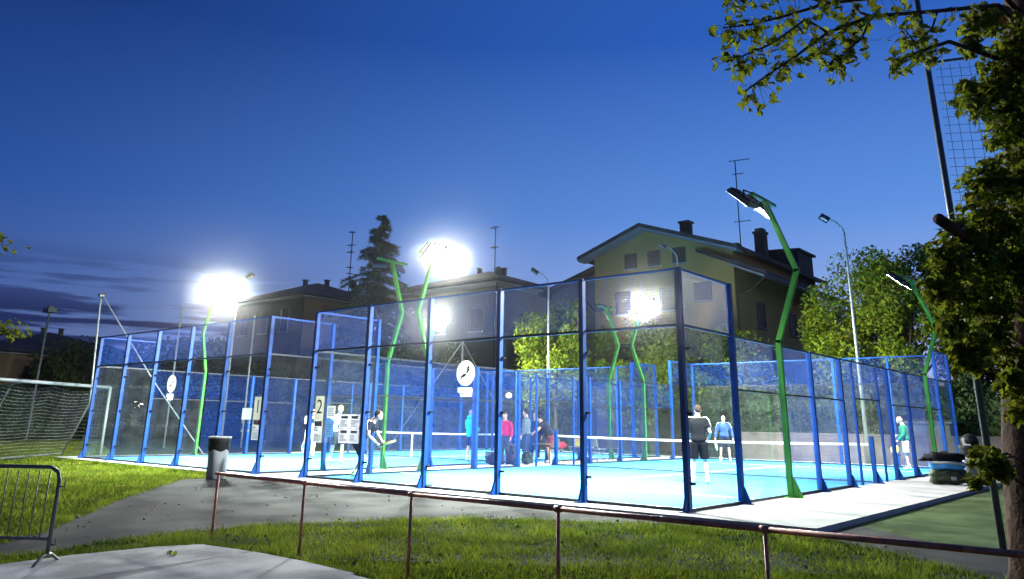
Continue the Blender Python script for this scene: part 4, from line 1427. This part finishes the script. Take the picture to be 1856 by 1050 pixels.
# ------------------------------------------------------------------ signs and papers on the near glass
def sheet_of(x0, x1, z0, z1, y, mat, name, parent):
    return MB().add([(x0, y, z0), (x1, y, z0), (x1, y, z1), (x0, y, z1)], [(0, 1, 2, 3)]).build(name, M[mat], parent)


def card(name, label, cat, x0, x1, z0, z1, y, mat, d=.006):
    t = thing(name, label, cat, (0, y, 0))
    sheet_of(x0, x1, z0, z1, -d, mat, 'board', t)
    return t


def bars(parent, x0, x1, z0, z1, y, n, mat='greyink'):
    m = MB()
    for i in range(n):
        z = z1 - (z1 - z0) * (i + .5) / n
        hh = (z1 - z0) / n * .24
        e = x1 - (x1 - x0) * random.choice((0, .05, .15, .4))
        m.add([(x0, y, z - hh), (e, y, z - hh), (e, y, z + hh), (x0, y, z + hh)], [(0, 1, 2, 3)])
    return m.build('print', M[mat], parent)


FRONT = Matrix.Rotation(R(90), 4, 'X')
for num, x, y, lab in (('1', -1.98, -.17, 'tall cream court card with a black 1, by the last post of the left cage'), ('2', .40, -.04, 'tall cream court card with a black 2, by the first post of the nearer cage')):
    x0 = x - .15
    t = card('court_sign', lab, 'sign', x0, x0 + .33, 1.30, 1.86, y, 'cream_paper')
    text(num, .46, M['ink'], t, Matrix.Translation((x0 + .165, -.008, 1.60)) @ FRONT)
    sheet_of(x0, x0 + .33, 1.04, 1.295, -.006, 'paper', 'notice', t)
    MB().box((x0 + .03, -.009, 1.17), (x0 + .30, -.0062, 1.285)).build('red_label', M['red'], t)
    MB().box((x0 + .08, -.012, 1.195), (x0 + .25, -.0092, 1.262)).build('white_label', M['paper'], t)
    bars(t, x0 + .03, x0 + .17, 1.055, 1.15, -.0075, 3, 'ink')
    sheet_of(x0, x0 + .33, .80, 1.03, -.006, 'paper', 'lower_notice', t)
    bars(t, x0 + .03, x0 + .3, .83, 1.0, -.0075, 6)
t = card('notice', 'white sheet with four cut corners left of the number 1 sign', 'notice', -2.66, -2.22, 1.29, 1.58, -.17, 'paper')
m = MB()
for cx in (-2.64, -2.36):
    for cz in (.98, 1.2):
        m.box((cx, -.006, cz), (cx + .07, 0, cz + .07))
m.build('tape', M['paper'], t)
t = card('notice', 'white sheet above the blue poster on the nearer cage', 'notice', .72, 1.02, 1.36, 1.63, -.04, 'paper')
bars(t, .75, .99, 1.4, 1.6, -.0075, 5)
t = card('poster', 'narrow blue poster left of the four-panel poster', 'poster', .70, 1.0, .94, 1.34, -.04, 'bluepaper')
bars(t, .73, .97, .97, 1.3, -.0075, 8, 'paper')
t = thing('poster', 'pale four-panel poster covering the player on the nearer cage', 'poster', (0, -.04, 0))
for px in (1.22, 1.58):
    for pz in (.83, 1.15):
        q = sheet_of(px - .015, px + .34, pz - .015, pz + .295, -.0095, 'pinkpaper', 'panel', t)
        MB().add([(px + .05, -.0102, pz + .2), (px + .28, -.0102, pz + .2), (px + .28, -.0102, pz + .26), (px + .05, -.0102, pz + .26)], [(0, 1, 2, 3)]).build('heading', M['greyink'], q)
        bars(q, px + .03, px + .3, pz + .02, pz + .17, -.0102, 5)

# dead leaves on the pavement, rackets left behind the near glass
t = thing('leaf_clump', 'small clump of dead leaves on the pale pavement', 'leaves', (7.06, -6.99, gz(-6.99) + .04))
leaf_mass('litter', [(random.gauss(0, .035), random.gauss(0, .025), random.uniform(.01, .035)) for _ in range(9)], .05, t)
lit = []
for i in range(260):
    x, y = random.uniform(-1, 14), random.uniform(-7.6, -.9)
    lit.append((x, y, gz(y) + (.012 if not inside(lawn1, np.array([x]), np.array([y]))[0] else .05)))
lo_ = leaf_mass('leaf_litter', lit, .05, None)
lo_.data.materials[0] = material('dry_leaf', (.16, .11, .05), .9, 0, .4, 3, .05, island=.5)
for i, (x, rz, lab) in enumerate(((3.55, 10, 'dark racket lying behind the near glass, left of the middle post'), (5.55, -12, 'dark racket lying behind the near glass, right of the round logo'))):
    t = thing('padel_racket', lab, 'racket', (x, .28, .012), R(rz), group='rackets lying behind the near glass')
    m = MB().prism([(.17 * math.cos(2 * math.pi * k / 20), .125 * math.sin(2 * math.pi * k / 20), 0) for k in range(20)], (0, 0, .038))
    m.build('racket_head', M['ink'], t)
    MB().tube([(.16, 0, .02), (.24, 0, .02), (.36, 0, .02)], [.03, .018, .017], 8).build('handle', M['black'], t, True)

# ------------------------------------------------------------------ people
SKIN = [material('skin', (.46, .29, .21), .6, 0, .08, 8), material('tanned_skin', (.36, .21, .14), .6, 0, .08, 8)]
CLOTH = {}


def cloth(c):
    if c not in CLOTH:
        CLOTH[c] = material('cloth', c, .95, 0, .15, 14, .03)
    return CLOTH[c]


DEF = dict(pelvis=(0, 0, .95), neck=(0, .0, 1.47), head=(0, .03, 1.64),
           shL=(-.18, 0, 1.41), elL=(-.25, -.02, 1.14), wrL=(-.25, .07, .90),
           shR=(.18, 0, 1.41), elR=(.25, -.02, 1.14), wrR=(.25, .07, .90),
           hiL=(-.09, 0, .91), knL=(-.11, .02, .50), anL=(-.12, -.02, .085),
           hiR=(.09, 0, .91), knR=(.11, .02, .50), anR=(.12, -.02, .085), ftL=None, ftR=None)


def person(label, loc, rz, top, bottom, shoe, hair, sleeve='short', legs='short', pose=None, h=1.76, skin=0, hood=False, bald=False, stripe=None, group=None):
    J = dict(DEF)
    J.update(pose or {})
    J = {k: (Vector(v) if v is not None else None) for k, v in J.items()}
    t = thing('person', label, 'person', loc, rz, group)
    t.scale = (h / 1.76,) * 3
    pe, ne, he = J['pelvis'], J['neck'], J['head']

    def torso(extra, low=.0, high=1.0):
        rings = [(-.16, .09, .075), (-.04, .16, .112), (.08, .165, .118), (.28, .138, .105), (.52, .16, .112), (.72, .172, .112), (.90, .15, .085), (1.0, .075, .065)]
        pts, rr = [], []
        for f, a, b in rings:
            if f < low or f > high:
                continue
            pts.append(pe.lerp(ne, f))
            k = extra if f < .99 else extra * .4
            rr.append((a + k, b + k))
        return pts, rr

    def limb(m, a, b, c, r, extra=0., upto=2.):
        pts = [J[a], J[a].lerp(J[b], .5), J[b], J[b].lerp(J[c], .35), J[c]]
        rr = [x + extra for x in r]
        if upto < 2:
            n = 2 if upto <= .55 else 3
            if upto <= 1:
                pts, rr = [J[a], J[a].lerp(J[b], upto * .55), J[a].lerp(J[b], upto)], [rr[0], rr[1], rr[1] + extra * .2]
        m.tube(pts, rr, 12)

    ARM, LEG = [.055, .05, .040, .043, .028], [.088, .074, .054, .056, .036]
    m = MB()
    p, r = torso(0)
    p += [ne.lerp(he, .45)]
    r += [(.056, .056)]
    m.tube(p, r, 18)
    m.ball(tuple(he), (.074, .094, .113), 16, 12)
    hd = (he - ne).normalized()
    m.ball(tuple(he + Vector((0, .088, -.015))), (.013, .02, .022), 8, 6)
    m.ball(tuple(he + Vector((0, .045, -.075))), (.045, .045, .04), 10, 6)
    for s in (-1, 1):
        m.ball(tuple(he + Vector((.074 * s, -.005, -.01))), (.012, .022, .032), 8, 6)
    for s in 'LR':
        limb(m, 'sh' + s, 'el' + s, 'wr' + s, ARM)
        limb(m, 'hi' + s, 'kn' + s, 'an' + s, LEG)
        d = (J['wr' + s] - J['el' + s]).normalized()
        m.ball(tuple(J['wr' + s] + d * .055), (.034, .034, .042), 10, 7)
        an = J['an' + s]
        ft = J['ft' + s] if J['ft' + s] is not None else Vector((0.02 if s == 'R' else -.02, .16, -.05))
        m.tube([an + Vector((0, -.03, -.03)), an + ft * .5 + Vector((0, 0, -.015)), an + ft], [(.035, .04), (.04, .036), (.036, .022)], 10)
    body = m.build('body', SKIN[skin], t, True)
    evaluated(body, [('REMESH', dict(mode='VOXEL', voxel_size=.019, use_smooth_shade=True))])
    # five fingers, rooted in the palm
    fm = MB()
    for s, sg in (('L', -1), ('R', 1)):
        wr = J['wr' + s]
        d = (wr - J['el' + s]).normalized()
        x = d.cross(Vector((sg, 0, 0)))
        x = (x if x.length > .1 else Vector((0, 1, 0))).normalized()
        nrm = d.cross(x)
        for k, ln in enumerate((.055, .072, .078, .07)):
            a = wr + d * .075 + x * (.024 - .016 * k)
            fm.tube([a, a + d * ln * .5 + nrm * .006, a + d * ln * .8 + nrm * .022, a + d * ln * .9 + nrm * .04], [.009, .0085, .008, .006], 6)
        a = wr + d * .04 + x * .028
        fm.tube([a, a + x * .022 + d * .02, a + x * .028 + d * .05 + nrm * .012], [.011, .01, .008], 6)
    fo = fm.mesh('fingers', SKIN[skin], True)
    bm = bmesh.new()
    bm.from_mesh(body.data)
    bm.from_mesh(fo)
    bm.to_mesh(body.data)
    bm.free()
    body.data.materials.clear()
    body.data.materials.append(SKIN[skin])
    # clothes
    m = MB()
    p, r = torso(.022, low=.0 if not hood else -.05)
    if True:
        p = [pe.lerp(ne, -.02 if sleeve != 'coat' else -.24)] + p
        r = [(.178, .13)] + r
    m.tube(p, r, 18)
    for s in 'LR':
        limb(m, 'sh' + s, 'el' + s, 'wr' + s, ARM, .02, 2. if sleeve in ('long', 'coat') else .62)
    if hood:
        q = ne + Vector((0, -.06, .04))
        m.ball(tuple(q), (.13, .08, .08), 12, 8)
    sh = m.build('shirt' if sleeve != 'coat' else 'jacket', cloth(top), t, True)
    evaluated(sh, [('REMESH', dict(mode='VOXEL', voxel_size=.02, use_smooth_shade=True))])
    if stripe:
        m = MB()
        for s in 'LR':
            a, b = J['sh' + s], J['el' + s]
            o = Vector(((-.075 if s == 'L' else .075), 0, .01))
            m.tube([ne + Vector(((-.07 if s == 'L' else .07), -.01, .0)), a + o * .4 + Vector((0, 0, .062)), a + o, a.lerp(b, .6) + o * .95], .011, 6)
        m.build('trim', cloth(stripe), sh, True)
    m = MB()
    p, r = torso(.016, high=.3)
    m.tube([pe.lerp(ne, -.2)] + p, [(.10, .09)] + r, 18)
    for s in 'LR':
        limb(m, 'hi' + s, 'kn' + s, 'an' + s, LEG, .026, 2. if legs == 'long' else .88)
    so = m.build('trousers' if legs == 'long' else 'shorts', cloth(bottom), t, True)
    evaluated(so, [('REMESH', dict(mode='VOXEL', voxel_size=.02, use_smooth_shade=True))])
    for s in 'LR':
        an = J['an' + s]
        ft = J['ft' + s] if J['ft' + s] is not None else Vector((0.02 if s == 'R' else -.02, .16, -.05))
        m = MB().tube([an + Vector((0, -.045, -.035)), an + Vector((0, -.0, -.02)), an + ft * .55 + Vector((0, 0, -.012)), an + ft * 1.08], [(.038, .044), (.05, .05), (.046, .042), (.036, .026)], 12)
        if legs != 'long':
            m.tube([an + Vector((0, 0, .0)), an + (J['kn' + s] - an) * .22], [.044, .048], 12)
        m.build('shoe', cloth(shoe), t, True)
    if not bald:
        MB().ball(tuple(he + Vector((0, -.018, .024))), (.082, .096, .105), 16, 11).build('hair', cloth(hair), t, True)
    else:
        MB().ball(tuple(he + Vector((0, -.022, -.002))), (.079, .082, .07), 16, 11).build('hair', cloth(hair), t, True)
    for s in (-1, 1):
        MB().ball(tuple(he + Vector((.028 * s, .085, .012))), (.011, .008, .007), 8, 6).build('eye', M['ink'], t, True)
    return t, J


def racket(label, t, J, hand, d, mat):
    """a padel racket gripped in a hand; stays a thing of its own"""
    s = t.scale[0]
    mw = Matrix.Translation(t.location) @ Matrix.Rotation(t.rotation_euler.z, 4, 'Z') @ Matrix.Scale(s, 4)
    fa = (J['wr' + hand] - J['el' + hand]).normalized()
    p = mw @ (J['wr' + hand] + fa * .085)
    r = thing('padel_racket', label, 'racket', p, 0)
    d = Matrix.Rotation(t.rotation_euler.z, 3, 'Z') @ Vector(d).normalized()
    x = d.cross(Vector((.3, .2, .9))).normalized()
    n = x.cross(d)
    MB().tube([-d * .07, d * .07, d * .12], [.017, .017, .014], 8).build('handle', M['black'], r, True)
    c = d * .26
    MB().prism([c + d * (.155 * math.cos(a)) + x * (.125 * math.sin(a)) - n * .019 for a in [2 * math.pi * k / 20 for k in range(20)]], n * .038).build('racket_head', M[mat], r)


ang = lambda dx, dy: math.atan2(-dx, dy)      # rz that faces direction (dx, dy)

t, J = person('player in black shirt and black shorts seen from behind near the dark corner post', (7.2, 6.0, .004), ang(-.5, 1), (.009, .0095, .011), (.006, .006, .0075), (.6, .6, .6), (.04, .025, .018), h=1.80,
              pose=dict(elR=(.27, -.02, 1.14), wrR=(.22, .15, .98), elL=(-.25, 0, 1.14), wrL=(-.17, .18, 1.02), head=(.02, .035, 1.64), knL=(-.14, .03, .5), anL=(-.17, -.02, .085), knR=(.13, .03, .5), anR=(.16, -.02, .085)), stripe=(.6, .6, .6))
racket('dark racket held in front by the player in black', t, J, 'L', (.3, .8, .5), 'ink')
t, J = person('balding man in a blue long-sleeved top facing the net', (2.1, 18.3, .004), ang(.55, -1), (.04, .075, .23), (.02, .022, .035), (.75, .75, .75), (.3, .28, .26), 'long', h=1.74, bald=True,
              pose=dict(elR=(.30, 0, 1.15), wrR=(.34, .05, .90), elL=(-.30, 0, 1.15), wrL=(-.33, .05, .9), knL=(-.15, .04, .5), anL=(-.18, 0, .085), knR=(.15, .04, .5), anR=(.18, 0, .085)), stripe=(.45, .55, .8))
racket('white racket hanging from the hand of the man in blue', t, J, 'R', (-.1, .2, -1), 'paper')
t, J = person('bald man in a green shirt and white shorts looking down', (8.74, 18.3, .004), ang(-1, -.15), (.025, .15, .07), (.6, .6, .58), (.7, .7, .7), (.35, .3, .27), 'long', h=1.77, bald=True,
              pose=dict(neck=(0, .04, 1.46), head=(0, .12, 1.61), elR=(.24, .02, 1.12), wrR=(.18, .24, 1.1), elL=(-.24, .02, 1.12), wrL=(-.2, .2, .95)))
racket('yellow-green racket in the hand of the man in green', t, J, 'L', (0, .35, -1), 'yellowp')
t, J = person('player in a black top bending forward behind the four-panel poster', (.85, .95, .004), ang(.86, .42), (.02, .021, .03), (.02, .022, .03), (.55, .6, .3), (.05, .04, .03), h=1.80,
              pose=dict(pelvis=(0, -.12, .86), neck=(0, .26, 1.27), head=(0, .40, 1.41), shL=(-.17, .22, 1.22), elL=(-.24, .30, .96), wrL=(-.12, .46, .82), shR=(.17, .22, 1.22), elR=(.26, .28, .95), wrR=(.16, .45, .78),
                        hiL=(-.09, -.12, .83), knL=(-.15, .02, .46), anL=(-.17, -.24, .085), hiR=(.09, -.12, .83), knR=(.15, .14, .46), anR=(.17, .02, .085)), stripe=(.6, .62, .65))
racket('yellow-green racket of the player bending behind the poster', t, J, 'R', (-.1, .8, .25), 'yellowp')
t, J = person('player in a white shirt and dark shorts by the four-panel poster', (-4.8, 4.7, .004), ang(.9, -.3), (.8, .8, .78), (.03, .03, .035), (.7, .7, .7), (.2, .15, .11), h=1.80,
              pose=dict(neck=(0, .06, 1.46), head=(0, .12, 1.62), elL=(-.23, .1, 1.14), wrL=(-.12, .32, 1.05), elR=(.24, .05, 1.13), wrR=(.14, .3, 1.0), knL=(-.11, .16, .5), anL=(-.12, .1, .085), knR=(.11, -.05, .5), anR=(.12, -.25, .13)))
racket('dark racket held before the chest of the player in white', t, J, 'R', (0, .8, .6), 'ink')
t, J = person('striding player in pale clothes with one leg kicked back, behind the tall 2 card', (-9.6, 7.2, .004), ang(.95, -.35), (.35, .45, .62), (.75, .76, .76), (.75, .75, .75), (.08, .06, .05), 'short', 'long', h=1.78,
              pose=dict(neck=(0, .12, 1.44), head=(0, .22, 1.58), pelvis=(0, 0, .93), knL=(-.1, .14, .52), anL=(-.1, .12, .085), knR=(.1, -.14, .52), anR=(.1, -.52, .30), ftR=(0, .06, -.14), elR=(.26, .1, 1.18), wrR=(.2, .34, 1.16)))
racket('dark racket held out by the striding player', t, J, 'R', (0, 1, .5), 'ink')
t, J = person('man in a hooded bright blue jacket and dark shorts with his back to the viewer', (-3.5, 9.6, .004), ang(.05, 1), (.02, .42, .58), (.02, .02, .05), (.6, .6, .6), (.32, .26, .2), 'coat', h=1.74, hood=True,
              pose=dict(elL=(-.26, .05, 1.14), wrL=(-.16, .22, 1.08), elR=(.26, .05, 1.14), wrR=(.16, .22, 1.08)))
t, J = person('woman in a red and white top between the cages', (-1.55, 9.2, 0), ang(.3, -1), (.42, .03, .10), (.05, .06, .12), (.6, .6, .6), (.12, .07, .04), 'long', 'long', h=1.68)
t, J = person('person in dark clothes half hidden behind the woman in red', (-2.6, 12.2, .004), ang(.6, -.8), (.03, .04, .09), (.03, .03, .05), (.5, .5, .5), (.5, .36, .22), 'long', 'long', h=1.70)
t, J = person('man in a grey top and dark trousers between the cages', (-1.35, 10.1, 0), ang(-.9, -.3), (.10, .13, .14), (.03, .05, .10), (.4, .4, .42), (.04, .03, .025), 'long', 'long', h=1.80,
              pose=dict(elR=(.25, .05, 1.14), wrR=(.16, .26, 1.08)))
t, J = person('man in a dark top leaning forward over the steel stool', (-1.15, 11.0, 0), ang(-.75, -.65), (.035, .04, .07), (.16, .05, .07), (.6, .6, .6), (.05, .035, .03), h=1.78,
              pose=dict(pelvis=(0, -.14, .90), neck=(0, .2, 1.36), head=(0, .33, 1.50), shL=(-.18, .16, 1.31), elL=(-.26, .30, 1.10), wrL=(-.14, .46, .98), shR=(.18, .16, 1.31), elR=(.26, .32, 1.08), wrR=(.12, .46, .96),
                        hiL=(-.09, -.14, .87), hiR=(.09, -.14, .87), knL=(-.11, -.06, .48), knR=(.11, -.06, .48), anL=(-.12, -.12, .085), anR=(.12, -.12, .085)))

# ------------------------------------------------------------------ scattering box added to imitate lens bloom round the floodlights
hz = bpy.data.materials.new('bloom_volume')
hz.use_nodes = True
t = hz.node_tree
t.nodes.remove(t.nodes['Principled BSDF'])
pv = t.nodes.new('ShaderNodeVolumePrincipled')
pv.inputs['Color'].default_value = (.92, .95, 1, 1)
pv.inputs['Density'].default_value = BLOOM_HAZE
pv.inputs['Anisotropy'].default_value = .983
t.links.new(pv.outputs[0], t.nodes['Material Output'].inputs['Volume'])
MB().box((-75, -60, -3), (60, 80, 19.5)).build('bloom_haze', hz, kind='stuff')
